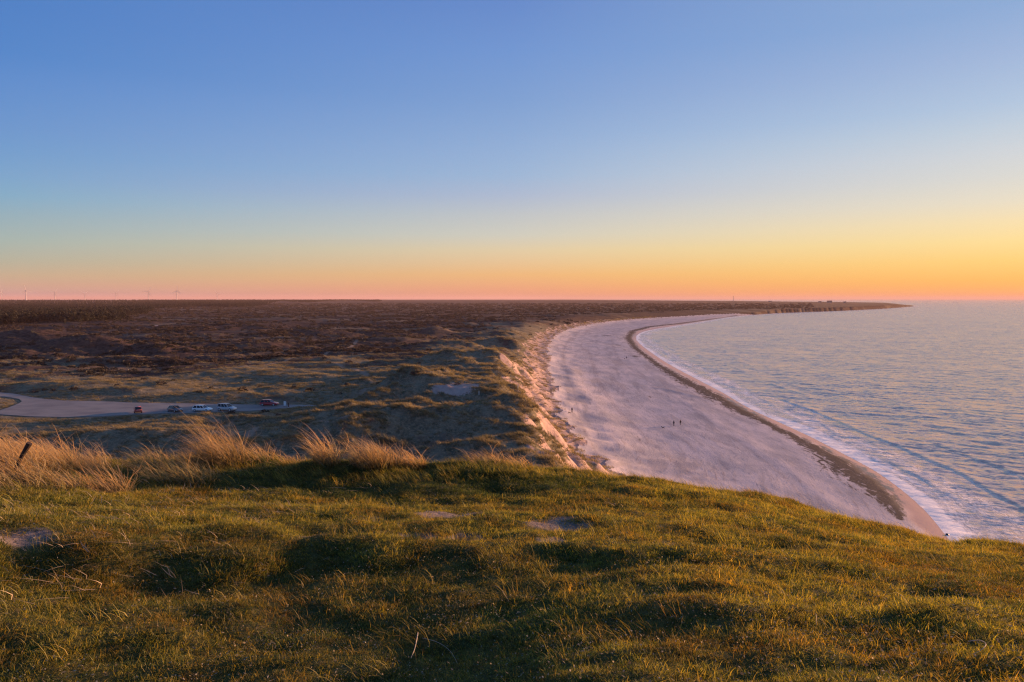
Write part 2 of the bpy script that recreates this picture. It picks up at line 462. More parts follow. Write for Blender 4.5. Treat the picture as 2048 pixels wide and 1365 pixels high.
def blade_mat(name, ramp, trans=0.45, vary=0.35, patch=None, tcol=None, rough=0.55):
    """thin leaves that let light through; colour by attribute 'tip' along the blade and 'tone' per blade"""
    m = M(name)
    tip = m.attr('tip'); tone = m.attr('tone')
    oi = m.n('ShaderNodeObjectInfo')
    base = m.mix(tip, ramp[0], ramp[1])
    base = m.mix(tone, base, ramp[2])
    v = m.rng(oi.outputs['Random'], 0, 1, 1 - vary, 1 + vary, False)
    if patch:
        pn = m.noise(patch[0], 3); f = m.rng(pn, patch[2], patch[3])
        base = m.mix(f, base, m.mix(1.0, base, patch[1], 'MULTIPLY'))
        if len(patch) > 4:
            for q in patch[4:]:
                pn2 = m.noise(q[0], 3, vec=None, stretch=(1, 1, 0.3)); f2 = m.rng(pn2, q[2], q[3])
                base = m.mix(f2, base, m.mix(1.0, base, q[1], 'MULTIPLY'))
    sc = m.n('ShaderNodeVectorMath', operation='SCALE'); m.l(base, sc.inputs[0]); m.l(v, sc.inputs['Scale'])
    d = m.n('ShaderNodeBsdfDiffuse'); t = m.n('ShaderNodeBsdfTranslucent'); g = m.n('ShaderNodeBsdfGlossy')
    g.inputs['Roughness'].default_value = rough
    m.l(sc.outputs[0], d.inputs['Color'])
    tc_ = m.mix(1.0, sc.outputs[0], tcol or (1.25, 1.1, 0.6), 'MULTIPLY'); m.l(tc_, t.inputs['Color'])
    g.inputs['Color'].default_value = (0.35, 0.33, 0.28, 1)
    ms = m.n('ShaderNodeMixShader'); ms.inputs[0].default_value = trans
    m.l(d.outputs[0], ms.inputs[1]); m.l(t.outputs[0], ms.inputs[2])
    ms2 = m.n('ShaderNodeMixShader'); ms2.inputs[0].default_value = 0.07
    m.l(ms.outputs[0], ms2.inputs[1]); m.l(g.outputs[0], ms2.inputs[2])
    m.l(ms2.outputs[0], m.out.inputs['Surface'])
    return m.m

# ------------------------------------------------------------------ ground materials
def land_material():
    m = M('heath_and_dune_ground')
    P = m.geo.outputs['Position']
    sandm, hea, path, dry = m.attr('sand'), m.attr('heather'), m.attr('path'), m.attr('dry')
    n1 = m.noise(0.35, 8, .68); n2 = m.noise(0.05, 6, .6); n3 = m.noise(2.2, 6, .7)
    grass = m.mix(m.rng(n1, .35, .68), (0.085, 0.080, 0.055), (0.205, 0.18, 0.125))
    grass = m.mix(m.rng(n3, .42, .72), grass, (0.29, 0.225, 0.145))
    heath = m.mix(m.rng(n1, .35, .65), (0.026, 0.019, 0.019), (0.105, 0.066, 0.055))
    heath = m.mix(m.rng(n3, .5, .75), heath, (0.14, 0.10, 0.06))
    nf = m.noise(0.006, 5, .6, stretch=(.7, 1.6, 1))
    heath = m.mix(m.rng(nf, .5, .62), heath, (0.15, 0.115, 0.085))
    hm = m.math('ADD', hea, m.math('MULTIPLY', m.math('SUBTRACT', n2, 0.5), 1.8))
    hm = m.math('ADD', hm, m.math('MULTIPLY', m.math('SUBTRACT', n1, 0.5), 1.2))
    col = m.mix(m.rng(hm, .35, .65), grass, heath)
    sn = m.noise(0.6, 6, .6)
    sand = m.mix(m.rng(sn, .3, .7), (0.37, 0.26, 0.225), (0.48, 0.35, 0.30))
    sm = m.math('ADD', sandm, m.math('MULTIPLY', m.math('SUBTRACT', n3, 0.5), 0.9))
    col = m.mix(m.rng(sm, .42, .58), col, sand)
    pm = m.math('ADD', path, m.math('MULTIPLY', m.math('SUBTRACT', n3, 0.5), 0.6))
    col = m.mix(m.math('MULTIPLY', m.rng(pm, .3, .8), 0.75), col, (0.27, 0.21, 0.16))
    h = m.math('ADD', m.math('MULTIPLY', n1, 0.5), m.math('MULTIPLY', n3, 0.22))
    m.pbr(col, 1.0, 0.03, m.bump(h, 0.9, 1.0))
    return m.m
def beach_material():
    m = M('beach_sand')
    wet, weed = m.attr('wet'), m.attr('weed')
    cv = m.n('ShaderNodeCombineXYZ'); m.l(m.attr('off'), cv.inputs[0]); m.l(m.attr('along'), cv.inputs[1])
    sv = cv.outputs[0]
    k1 = m.noise(0.9, 5, .7, vec=sv, stretch=(1.0, .06, 1), dist=.4); k2 = m.noise(.14, 5, .65, vec=sv, stretch=(1.0, .12, 1), dist=.6); k3 = m.noise(.5, 6, .75, vec=sv, stretch=(1.0, .3, 1), dist=1.0)
    n1 = m.noise(0.09, 6, .6, stretch=(1.6, 0.55, 1)); n2 = m.noise(1.6, 6, .65); n3 = m.noise(0.45, 7, .7, stretch=(1.5, .6, 1), dist=.5)
    c = m.mix(m.rng(n1, .35, .68), (0.38, 0.345, 0.36), (0.55, 0.475, 0.475))
    c = m.mix(m.rng(n3, .52, .74), c, (0.30, 0.28, 0.30))
    c = m.mix(m.math('MULTIPLY', m.rng(n2, .58, .8), .3), c, (0.30, 0.25, 0.245))
    st = m.rng(m.noise(0.16, 5, .6, stretch=(.5, 2.2, 1)), .6, .72)
    c = m.mix(m.math('MULTIPLY', st, .35), c, (0.32, 0.28, 0.30))
    c = m.mix(m.math('MULTIPLY', m.rng(k1, .56, .68), .6), c, (0.25, 0.21, 0.21))
    c = m.mix(m.math('MULTIPLY', m.rng(k2, .51, .62), .6), c, (0.29, 0.26, 0.27))
    c = m.mix(m.math('MULTIPLY', m.rng(k2, .34, .46, 1, 0), .5), c, (0.60, 0.50, 0.48))
    wcol = (0.36, 0.18, 0.135)
    c = m.mix(m.math('MULTIPLY', m.math('MULTIPLY', m.attr('track'), m.rng(n2, .4, .6)), .55), c, (0.22, 0.18, 0.18))
    c = m.mix(wet, c, wcol)
    wd = m.mix(m.rng(n2, .35, .7), (0.020, 0.017, 0.018), (0.060, 0.045, 0.044))
    wm = m.math('ADD', weed, m.math('MULTIPLY', m.math('SUBTRACT', k3, 0.5), 2.8))
    wm = m.math('ADD', wm, m.math('MULTIPLY', m.math('SUBTRACT', n2, 0.5), 0.45))
    c = m.mix(m.math('MULTIPLY', m.rng(wm, .32, .74), .92), c, wd)
    h = m.math('ADD', m.math('MULTIPLY', n2, 0.35), m.math('ADD', m.math('MULTIPLY', n3, 0.5), m.math('MULTIPLY', k1, 0.25)))
    dry = m.math('SUBTRACT', 1.0, wet)
    b = m.n('ShaderNodeBump'); b.inputs['Distance'].default_value = 0.35
    m.l(m.math('MULTIPLY', dry, 0.5), b.inputs['Strength']); m.l(h, b.inputs['Height'])
    rg = m.math('SUBTRACT', 0.92, m.math('MULTIPLY', wet, 0.55))
    m.pbr(c, rg, m.math('ADD', 0.04, m.math('MULTIPLY', wet, 0.4)), b.outputs[0])
    return m.m
def hill_material():
    m = M('turf_soil')
    bare = m.attr('bare')
    n1 = m.noise(5.0, 6, .65); n2 = m.noise(28.0, 5, .7); n0 = m.noise(0.9, 4)
    turf = m.mix(m.rng(n1, .35, .65), (0.030, 0.040, 0.012), (0.085, 0.075, 0.022))
    turf = m.mix(m.rng(n2, .5, .72), turf, (0.12, 0.085, 0.04))
    soil = m.mix(m.rng(n2, .3, .7), (0.13, 0.10, 0.085), (0.27, 0.215, 0.185))
    bm_ = m.math('ADD', bare, m.math('MULTIPLY', m.math('SUBTRACT', n1, 0.5), 0.6))
    c = m.mix(m.rng(bm_, .4, .62), turf, soil)
    c2 = m.mix(m.rng(m.attr('far'), 0, 1), c, m.mix(m.rng(m.noise(.5, 5), .4, .6), (0.09, 0.08, 0.045), (0.2, .15, .09)))
    h = m.math('ADD', m.math('MULTIPLY', n1, 0.05), m.math('MULTIPLY', n2, 0.014))
    m.pbr(c2, 0.95, 0.1, m.bump(h, 1.0, 1.0))
    return m.m
MAT_LAND, MAT_BEACH, MAT_HILL = land_material(), beach_material(), hill_material()

# ------------------------------------------------------------------ the terrain: one polar grid, split where it changes kind
def concat_az(fine0, fine1, step, coarse):
    a = np.arange(fine0, fine1 + 1e-9, step)
    rest = np.arange(fine1 + coarse, fine0 + 360 - coarse * 0.5, coarse)
    return np.radians(np.concatenate([a, rest]))
AZ = concat_az(-39, 39, 0.105, 3.0)
R = [1.0]
while R[-1] < 15000:
    r = R[-1]
    k = 0.024 if r < 14 else 0.05 if r < 55 else 0.0085 if r < 1200 else 0.0085 + 0.02 * min(1, max(0, r - 3500) / 5000)
    R.append(r * (1 + k))
R = np.array(R)
nA, nR = len(AZ), len(R)
RR, AA = np.meshgrid(R, AZ, indexing='ij')
X = RR * np.sin(AA); Y = RR * np.cos(AA)
SP = np.maximum(np.gradient(R)[:, None] * 0.7, RR * math.radians(0.105)) + 0 * RR
SP[:, AZ > math.radians(41)] *= 6
x, y, sp = X.ravel(), Y.ravel(), SP.ravel()
z, cls, I = terrain(x, y, sp, True)
print('terrain verts', len(x))
lnR = np.log(R)
def gz(px, py):
    px = np.atleast_1d(np.asarray(px, float)); py = np.atleast_1d(np.asarray(py, float))
    r = np.hypot(px, py); a = np.arctan2(px, py)
    i = np.clip(np.searchsorted(R, r) - 1, 0, nR - 2); fr = np.clip((r - R[i]) / (R[i+1] - R[i]), 0, 1)
    ja = (a - AZ[0]) / math.radians(0.105); j = np.clip(np.floor(ja).astype(int), 0, 741); fa = np.clip(ja - j, 0, 1)
    Z = z.reshape(nR, nA)
    return (Z[i, j] * (1 - fa) + Z[i, j+1] * fa) * (1 - fr) + (Z[i+1, j] * (1 - fa) + Z[i+1, j+1] * fa) * fr
def hit_px(u, v, lo=2.2, hi=16000):
    d = raydir(u, v); hz_ = math.hypot(d[0], d[1]); s_ = d[2] / hz_
    rs = np.exp(np.linspace(math.log(lo), math.log(hi), 4000)); X_ = d[0] / hz_ * rs; Y_ = d[1] / hz_ * rs
    Z_ = EYE + s_ * rs; G_ = gz(X_, Y_); k = int(np.argmax(G_ > Z_))
    return np.array((X_[k], Y_[k], G_[k]))
# masks
rho = I['rho']
sdf, ds = I['sdf'], I['ds']
n_a = pnoise(x / 60, y / 45, 81) + 0.5 * pnoise(x / 23, y / 17, 82)
u_px = 1024 + FPX * np.tan(np.clip(I['az'], -1.2, 1.2))
hea = 0.2 + 0.75 * sst(240, 420, rho + 90 * n_a) * (1 - sst(-120, 30, x - 0.02 * y + 30 * n_a) * (1 - sst(700, 1100, rho)))
slope_face = (sdf > -3) * (1 - sst(4.5, 11.5, sdf + 6 * pnoise(x / 9, y / 7, 83) + 3 * pnoise(x / 3, y / 3, 89))) * (1 - sst(900, 1900, rho))
sandm = (sdf > -3) * (1 - sst(15, 22, sdf + 5 * pnoise(x / 9, y / 7, 83))) * (1 - sst(900, 1900, rho)) * np.clip(1.5 - .07 * np.maximum(sdf, 0) + .95 * pnoise(x / 4.5, y / 3.5, 84) + .6 * pnoise(x / 1.7, y / 2.2, 86), 0, 1)
sandm += 0.28 * (sdf > 0) * (1 - sst(0, 6, sdf))
for (u, v, zz, w, d_, k) in [(925,776,0,70,5,1.0),(890,774,0,60,4,1.0),(1012,719,0,30,6,.9),(310,652,0,20,9,.8)]:
    p = hit_px(u, v, 60)[:2]; rx = w * math.hypot(*p) / FPX / 2
    sandm = np.maximum(sandm, k * np.exp(-((x - p[0]) / rx)**4 - ((y - p[1]) / d_)**2))
path = np.zeros_like(x)
for L in TRAILS:
    sel = (rho > 80) & (rho < 2500)
    d = poly_dist(x[sel], y[sel], L)
    path[sel] = np.maximum(path[sel], np.exp(-(d / np.maximum(1.1, rho[sel] * 0.003))**2))
wet = (1 - sst(2.5, 6.0, ds + 1.2 * pnoise(x / 9, y / 9, 85))) * (1 - 0 * x)
track = np.zeros_like(x)
selt = (sdf < 3) & (ds > 3) & (rho > 100) & (rho < 1500)
for L in ([(1215,960),(1180,900),(1160,850),(1150,800),(1133,745),(1128,700),(1150,672),(1200,655)], [(1640,1030),(1560,940),(1450,860),(1340,785),(1270,742),(1232,705),(1222,672)], [(1420,985),(1300,885),(1225,810),(1190,750),(1178,705)], [(1425,983),(1306,885),(1230,810),(1194,750),(1181,705)], [(1146,826),(1230,850),(1347,853),(1500,900)]):
    L = catmull(px_line(L, 2.8), 4)
    d = poly_dist(x[selt], y[selt], L)
    track[selt] = np.maximum(track[selt], np.exp(-(d / np.maximum(.45, rho[selt] * .0016))**2))
weed = np.zeros_like(x)
sel = (sdf < 2) & (ds > -1) & (rho < 2600)
xs, ys = x[sel], y[sel]
wv = np.zeros(xs.shape)
for (p, w), (q, w2) in zip(WEEDW[:-1], WEEDW[1:]):
    for t in np.linspace(0, 1, 5)[:-1]:
        pass
    dx, dy = q - p; l2 = dx * dx + dy * dy
    t = np.clip(((xs - p[0]) * dx + (ys - p[1]) * dy) / l2, 0, 1)
    d = np.hypot(xs - p[0] - t * dx, ys - p[1] - t * dy)
    hw = (w + (w2 - w) * t) * np.hypot(p[0] + t * dx, p[1] + t * dy) / FPX * 0.95
    wv = np.maximum(wv, 1.0 - 0.5 * d / np.maximum(hw, 0.6))
for (u, v, w) in [(1215,672,14),(1235,690,14),(1250,700,10),(1270,712,16),(1225,660,8),(1300,795,0)]:
    p = on_plane(u, v, 2.0); hw = max(1.0, w * math.hypot(*p) / FPX * .5)
    wv = np.maximum(wv, 0.8 - 0.35 * np.hypot((xs - p[0]) / hw, (ys - p[1]) / (hw * 2.2)))
weed[sel] = np.clip(wv, 0, 1)
bare = np.zeros_like(x)
m12 = rho < 14
for k, (hx_, hy_, ra, rb, dep) in enumerate(HOLLOWS[:13]):
    q = ((x[m12] - hx_) / ra)**2 + ((y[m12] - hy_) / rb)**2
    bare[m12] = np.maximum(bare[m12], (0.8, .95, 1.1, 1.2, .7, 1.15, 1.0, .5, 1.05, .9, .5, .5, 1.0)[k] * np.exp(-q * 0.7))
far = sst(14, 26, rho)
idx = np.arange(nR * nA).reshape(nR, nA)
nxt = np.roll(idx, -1, axis=1)
quads = np.stack([idx[:-1].ravel(), idx[1:].ravel(), nxt[1:].ravel(), nxt[:-1].ravel()], 1)[:, ::-1]
qc = np.median(cls[quads], axis=1)
qc = cls[quads].min(axis=1)
# drop sea bed far from the shore
keep = ds[quads].max(axis=1) > -60
V3 = np.stack([x, y, z], 1)
def sub(name, sel_q, attrs, mat):
    q = quads[sel_q]
    used = np.unique(q); remap = np.full(len(V3), -1); remap[used] = np.arange(len(used))
    me = np_mesh(name, V3[used], remap[q], {k: a[used] for k, a in attrs.items()}, True, mat)
    print(name, len(q))
    return mesh_obj(name, me)
la = dict(sand=np.clip(sandm, 0, 1), heather=hea, path=path, dry=far)
o = sub('grassy_hill', (qc == 0) & keep, dict(bare=bare, far=far), MAT_HILL); tag(o, kind='structure')
cen = V3[0] * 0
o = sub('heath_ground', (qc == 1) & keep, la, MAT_LAND); tag(o, kind='structure')
o = sub('beach', (qc == 2) & keep, dict(wet=wet, weed=weed, track=track, off=ds, along=I['ts']), MAT_BEACH); tag(o, kind='structure')
# disc under the camera closing the grid's middle
n0 = nA
cap_v = np.concatenate([V3[:nA], [[0, 0, z[:nA].mean()]]]); cap_f = np.stack([np.arange(nA), (np.arange(nA) + 1) % nA, np.full(nA, nA)], 1)[:, ::-1]
o = mesh_obj('hilltop_turf', np_mesh('hilltop_turf', cap_v, cap_f, dict(bare=np.zeros(nA + 1), far=np.zeros(nA + 1)), True, MAT_HILL)); tag(o, kind='structure')

# lookup of heights straight from the grid (so that everything stands on the mesh itself)
def ga(arr, px, py):
    r = np.hypot(px, py); a = np.arctan2(px, py)
    i = np.clip(np.searchsorted(R, r), 0, nR - 1); j = np.clip(np.round((a - AZ[0]) / math.radians(0.105)).astype(int), 0, 742)
    return arr.reshape(nR, nA)[i, j]

# ------------------------------------------------------------------ sea
def water_material():
    m = M('sea_water')
    s, t, fo = m.attr('off'), m.attr('along'), m.attr('foam')
    cv = m.n('ShaderNodeCombineXYZ'); m.l(s, cv.inputs[0]); m.l(t, cv.inputs[1])
    n1 = m.noise(0.8, 6, .7, vec=cv.outputs[0], stretch=(1.0, 0.25, 1), dist=1.2)
    n2 = m.noise(0.12, 4, .6, vec=cv.outputs[0], stretch=(1.4, 0.15, 1), dist=.8)
    lace = m.rng(m.math('ABSOLUTE', m.math('SUBTRACT', n1, 0.5)), 0.0, 0.07, 1.0, 0.0)
    fm = m.math('ADD', fo, m.math('MULTIPLY', m.math('SUBTRACT', n2, .5), 1.5))
    fm = m.math('ADD', fm, m.math('MULTIPLY', m.math('SUBTRACT', n1, .5), .7))
    solid = m.rng(fm, .55, .8)
    thin = m.math('MULTIPLY', m.rng(fm, .22, .6), lace)
    foam = m.math('MAXIMUM', solid, m.math('MULTIPLY', thin, 0.8))
    shal = m.attr('shallow')
    deep = m.mix(shal, (0.42, 0.29, 0.25), (0.50, 0.38, 0.34))
    col = m.mix(foam, deep, (0.95, 0.86, 0.80))
    # ripples
    P = m.geo.outputs['Position']
    rot = m.n('ShaderNodeVectorRotate'); rot.rotation_type = 'Z_AXIS'; rot.inputs['Angle'].default_value = math.radians(34)
    m.l(P, rot.inputs['Vector'])
    calm = m.math('SUBTRACT', 1.0, m.math('MULTIPLY', shal, 0.75))
    cur = m.geo.outputs['Normal']
    for sc_, am_, st_, dt_ in ((0.30, 0.44, (.45, 1.0, 1), 3), (1.1, 0.50, (.5, 1.0, 1), 3), (0.06, 0.14, (.3, 1.0, 1), 2)):
        mp = m.n('ShaderNodeVectorMath', operation='MULTIPLY'); mp.inputs[1].default_value = st_; m.l(rot.outputs[0], mp.inputs[0])
        nn_ = m.n('ShaderNodeTexNoise'); nn_.inputs['Scale'].default_value = sc_; nn_.inputs['Detail'].default_value = dt_; nn_.inputs['Roughness'].default_value = .6; nn_.inputs['Distortion'].default_value = .6
        m.l(mp.outputs[0], nn_.inputs['Vector'])
        sb = m.n('ShaderNodeVectorMath', operation='SUBTRACT'); sb.inputs[1].default_value = (.5, .5, .5); m.l(nn_.outputs['Color'], sb.inputs[0])
        fl = m.n('ShaderNodeVectorMath', operation='MULTIPLY'); fl.inputs[1].default_value = (am_ * 1.6, am_ * 1.6, 0); m.l(sb.outputs[0], fl.inputs[0])
        cs = m.n('ShaderNodeVectorMath', operation='SCALE'); m.l(fl.outputs[0], cs.inputs[0]); m.l(calm, cs.inputs['Scale'])
        ad = m.n('ShaderNodeVectorMath', operation='ADD'); m.l(cur, ad.inputs[0]); m.l(cs.outputs[0], ad.inputs[1]); cur = ad.outputs[0]
    b = m.n('ShaderNodeVectorMath', operation='NORMALIZE'); m.l(cur, b.inputs[0])
    rg = m.math('ADD', 0.23, m.math('MULTIPLY', foam, 0.5))
    p = m.pbr(col, rg, 0.5, b.outputs[0]); p.inputs['IOR'].default_value = 1.33
    return m.m
saz = np.radians(np.concatenate([np.arange(-60, 1, 4), np.arange(1.5, 39, 0.11), np.arange(40, 111, 3)]))
sR = [55.0]
while sR[-1] < 60000:
    r = sR[-1]; sR.append(r * (1 + (0.0058 if r < 900 else 0.0058 + 0.05 * min(1, (r - 900) / 3000))))
sR = np.array(sR)
RR2, AA2 = np.meshgrid(sR, saz, indexing='ij')
sx, sy = (RR2 * np.sin(AA2)).ravel(), (RR2 * np.cos(AA2)).ravel()
sds, sts = poly_dist(sx, sy, SHORE, True); son = inside(sx, sy, LANDPOLY)
off = np.where(son, -sds, sds); srho = np.hypot(sx, sy)
spc = np.maximum(srho * 0.0058, srho * math.radians(.11))
wz = np.zeros_like(sx)
wd = np.array((-0.50, -0.866))
wx = sx + 3 * pnoise(sx / 40, sy / 40, 91); wy = sy + 3 * pnoise(sx / 37, sy / 43, 92)
for k, (wl, am, an) in enumerate(((19, .05, 0), (12.5, .06, 9), (8.4, .085, -12), (5.7, .085, 16), (4.1, .07, -20), (3.1, .045, 26), (2.4, .03, -5))):
    c_, s_ = math.cos(math.radians(an)), math.sin(math.radians(an))
    d = np.array((wd[0] * c_ - wd[1] * s_, wd[0] * s_ + wd[1] * c_))
    ph = (wx * d[0] + wy * d[1]) * 2 * PI / wl + k * 1.7 + 2.2 * pnoise(sx / (wl * 3.2), sy / (wl * 3.2), 93 + k)
    s1 = np.sin(ph)
    fade = np.clip(wl / (3.0 * spc) - .5, 0, 1)
    env = 0.6 + 0.7 * pnoise(sx / (wl * 4), sy / (wl * 4), 120 + k)
    wz += am * fade * env * (s1 + 0.25 * np.cos(2 * ph))
wz *= 1.05 * sst(3, 40, off)
# breakers that run along the shore
foam = 1.15 * np.exp(-np.maximum(off, 0) / (5.5 + 7 * np.exp(-srho / 260)))
foam = np.maximum(foam, 0.55 * np.exp(-((off - 10) / (7 + 7 * np.exp(-srho / 260)))**2))
for k, (o0, hgt, wdt, t_wl, sd) in enumerate(((11, .16, .8, 60, 5), (20, .18, .9, 75, 6), (33, .20, 1.1, 90, 7), (50, .12, 1.5, 80, 8))):
    oo = o0 + 5.0 * pnoise(sts / 90, sts * 0 + k, 130 + k) + 2 * pnoise(sts / 25, sts * 0 + 3 * k, 135 + k)
    act = sst(0.0, 0.45, pnoise(sts / t_wl, sts * 0 + 5.5 * k, sd * 13) + 0.1)
    nearw = np.clip(1.6 - srho / 900, 0, 1)
    q = (off - oo)
    wz += hgt * act * nearw * np.where(q < 0, np.exp(-(q / (wdt * 0.7))**2), np.exp(-(q / (wdt * 2.2))**2))
    foam = np.maximum(foam, act * nearw * (0.62, .5, .34, .0)[k] * np.exp(-((q + wdt * 1.2) / (wdt * 1.3))**2))
wz += 0.03 * np.exp(-((off - 1.5 - 1.5 * pnoise(sts / 20, sts * 0, 140)) / 1.5)**2)
shal = np.exp(-np.maximum(off, 0) / 14)
sk = np.arange(len(sx)).reshape(len(sR), len(saz))
sq = np.stack([sk[:-1, :-1].ravel(), sk[1:, :-1].ravel(), sk[1:, 1:].ravel(), sk[:-1, 1:].ravel()], 1)[:, ::-1]
sq = sq[off[sq].max(axis=1) > -9]
used = np.unique(sq); remap = np.full(len(sx), -1); remap[used] = np.arange(len(used))
SV = np.stack([sx, sy, wz], 1)[used]
print('sea quads', len(sq))
o = mesh_obj('sea', np_mesh('sea', SV, remap[sq], dict(off=off[used], along=sts[used], foam=foam[used], shallow=shal[used]), True, water_material()))
tag(o, kind='structure')

# ------------------------------------------------------------------ car park surface
def asphalt_material():
    m = M('worn_asphalt')
    n1 = m.noise(0.12, 5, .6); n2 = m.noise(2.5, 5, .7); n3 = m.noise(.35, 4, .6, stretch=(.3, 1.5, 1))
    c = m.mix(m.rng(n1, .35, .65), (0.15, 0.14, 0.14), (0.22, 0.205, 0.195))
    c = m.mix(m.rng(n3, .45, .7), c, (0.24, 0.215, 0.195))
    c = m.mix(m.math('MULTIPLY', m.rng(n2, .5, .8), .4), c, (0.12, 0.115, 0.115))
    m.pbr(c, 0.85, 0.3, m.bump(n2, .4, .05)); return m.m
import bmesh
bm = bmesh.new()
fv = [bm.verts.new((p[0], p[1], ZP)) for p in PARK]
f = bm.faces.new(fv)
if f.normal.z < 0 or True: f.normal_update()
if f.normal.z < 0: f.normal_flip()
r_ = bmesh.ops.extrude_face_region(bm, geom=[f])
for v_ in [g for g in r_['geom'] if isinstance(g, bmesh.types.BMVert)]: v_.co.z += 0.0
for v_ in fv: v_.co.z -= 0.6
bmesh.ops.triangulate(bm, faces=bm.faces[:])
bmesh.ops.recalc_face_normals(bm, faces=bm.faces[:])
me = bpy.data.meshes.new('car_park'); bm.to_mesh(me); bm.free(); me.materials.append(asphalt_material())
tag(mesh_obj('car_park', me), kind='structure')

# ------------------------------------------------------------------ scattering
def scatter(name, pts, rot, scl, idx_, protos, hi=None):
    me = np_mesh(name + '_points', pts, np.zeros((0, 3), int), dict(rot=rot, scl=scl, pick=idx_))
    o = mesh_obj(name, me)
    ng = bpy.data.node_groups.new(name + '_nodes', 'GeometryNodeTree')
    ng.interface.new_socket('Geometry', in_out='INPUT', socket_type='NodeSocketGeometry')
    ng.interface.new_socket('Geometry', in_out='OUTPUT', socket_type='NodeSocketGeometry')
    gi = ng.nodes.new('NodeGroupInput'); go = ng.nodes.new('NodeGroupOutput')
    iop = ng.nodes.new('GeometryNodeInstanceOnPoints')
    ng.links.new(gi.outputs[0], iop.inputs['Points'])
    join = ng.nodes.new('GeometryNodeJoinGeometry')
    for p in reversed(protos):
        oi = ng.nodes.new('GeometryNodeObjectInfo'); oi.inputs['Object'].default_value = p
        oi.inputs['As Instance'].default_value = True
        ng.links.new(oi.outputs['Geometry'], join.inputs[0])
    ng.links.new(join.outputs[0], iop.inputs['Instance'])
    iop.inputs['Pick Instance'].default_value = True
    def att(n_, t_):
        a = ng.nodes.new('GeometryNodeInputNamedAttribute'); a.data_type = t_; a.inputs['Name'].default_value = n_
        return a.outputs['Attribute']
    ng.links.new(att('pick', 'INT'), iop.inputs['Instance Index'])
    e2r = ng.nodes.new('FunctionNodeEulerToRotation'); ng.links.new(att('rot', 'FLOAT_VECTOR'), e2r.inputs[0])
    ng.links.new(e2r.outputs[0], iop.inputs['Rotation'])
    ng.links.new(att('scl', 'FLOAT'), iop.inputs['Scale'])
    ng.links.new(iop.outputs[0], go.inputs[0])
    md = o.modifiers.new('scatter', 'NODES'); md.node_group = ng
    tag(o, kind='stuff')
    return o
def proto(name, me):
    return bpy.data.objects.new(name, me)      # never linked: only its shape is used
def blades(n, root_r, L, W, lean, wind, segs=2, splay=0.5, curl=0.9, r=None, tone=(0, 1), gust=0.15, zj=0.0, flat=None):
    """numpy grass: returns V, F(tri), tip, tone. lean = start angle, curl = extra bend along the blade towards wind"""
    r = r or rng
    rr_ = root_r * np.sqrt(r.random(n)); th = r.random(n) * 2 * PI
    root = np.stack([rr_ * np.cos(th), rr_ * np.sin(th), r.random(n) * zj - 0.01], 1)
    Ln = L * (0.55 + 0.6 * r.random(n)); wv_ = W * (0.7 + 0.6 * r.random(n))
    out_ = np.stack([np.cos(th), np.sin(th)], 1) * (rr_ / max(root_r, 1e-6))[:, None]
    rd = r.random(n) * 2 * PI
    hd_ = out_ * splay + np.stack([np.cos(rd), np.sin(rd)], 1) * splay * 0.6
    wdv = np.array(wind)[None, :] + r.normal(0, gust, (n, 2))
    a0 = lean * r.random(n); a1 = a0 + curl * (0.5 + r.random(n))
    P = [root]; tk = np.linspace(0, 1, segs + 1)
    V_, tips = [], []
    d0 = hd_ + wdv * 0.25
    p = root.copy()
    for k in range(segs + 1):
        t_ = tk[k]
        ang = a0 + (a1 - a0) * t_
        hdir = d0 * (1 - t_) + (wdv + 0.35 * hd_) * t_
        nh = np.linalg.norm(hdir, axis=1, keepdims=True) + 1e-6
        hdir = hdir / nh
        tan = np.concatenate([hdir * np.sin(ang)[:, None], np.cos(ang)[:, None]], 1)
        if k > 0: p = p + tan * (Ln / segs)[:, None]
        if k == 0: sd = np.stack([np.cos(rd + 1.1), np.sin(rd + 1.1), 0 * rd], 1)
        w_ = wv_ * (1 - t_**1.6) * 0.5
        if k < segs:
            V_ += [p - sd * w_[:, None], p + sd * w_[:, None]]; tips += [np.full(n, t_)] * 2
        else:
            V_ += [p]; tips += [np.full(n, 1.0)]
    nv = len(V_)
    Vv = np.stack(V_, 1).reshape(-1, 3); tip = np.stack(tips, 1).reshape(-1)
    b = np.arange(n)[:, None] * nv
    F_ = []
    for k in range(segs - 1):
        q = 2 * k
        F_.append(b + np.array([[q, q+1, q+3]])); F_.append(b + np.array([[q, q+3, q+2]]))
    q = 2 * (segs - 1)
    F_.append(b + np.array([[q, q+1, q+2]]))
    F_ = np.concatenate(F_)
    tn = np.repeat(tone[0] + (tone[1] - tone[0]) * r.random(n)**2, nv)
    return Vv, F_, tip, tn
def blade_mesh(name, parts, mat):
    Vs, Fs, T, O, k = [], [], [], [], 0
    for V_, F_, t_, n_ in parts:
        Vs.append(V_); Fs.append(F_ + k); T.append(t_); O.append(n_); k += len(V_)
    return np_mesh(name, np.concatenate(Vs), np.concatenate(Fs), dict(tip=np.concatenate(T), tone=np.concatenate(O)), True, mat)
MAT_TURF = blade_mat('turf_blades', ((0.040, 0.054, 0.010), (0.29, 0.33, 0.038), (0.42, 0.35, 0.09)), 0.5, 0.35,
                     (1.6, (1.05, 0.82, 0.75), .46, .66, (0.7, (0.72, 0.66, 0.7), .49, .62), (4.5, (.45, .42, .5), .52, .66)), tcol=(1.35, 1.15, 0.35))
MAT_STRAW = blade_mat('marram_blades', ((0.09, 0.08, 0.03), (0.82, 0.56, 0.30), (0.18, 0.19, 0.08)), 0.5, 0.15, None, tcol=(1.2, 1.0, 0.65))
MAT_DRYG = blade_mat('dune_grass_blades', ((0.08, 0.076, 0.046), (0.26, 0.225, 0.14), (0.38, 0.29, 0.17)), 0.45, 0.3, (0.05, (0.6, .65, .65), .45, .62))
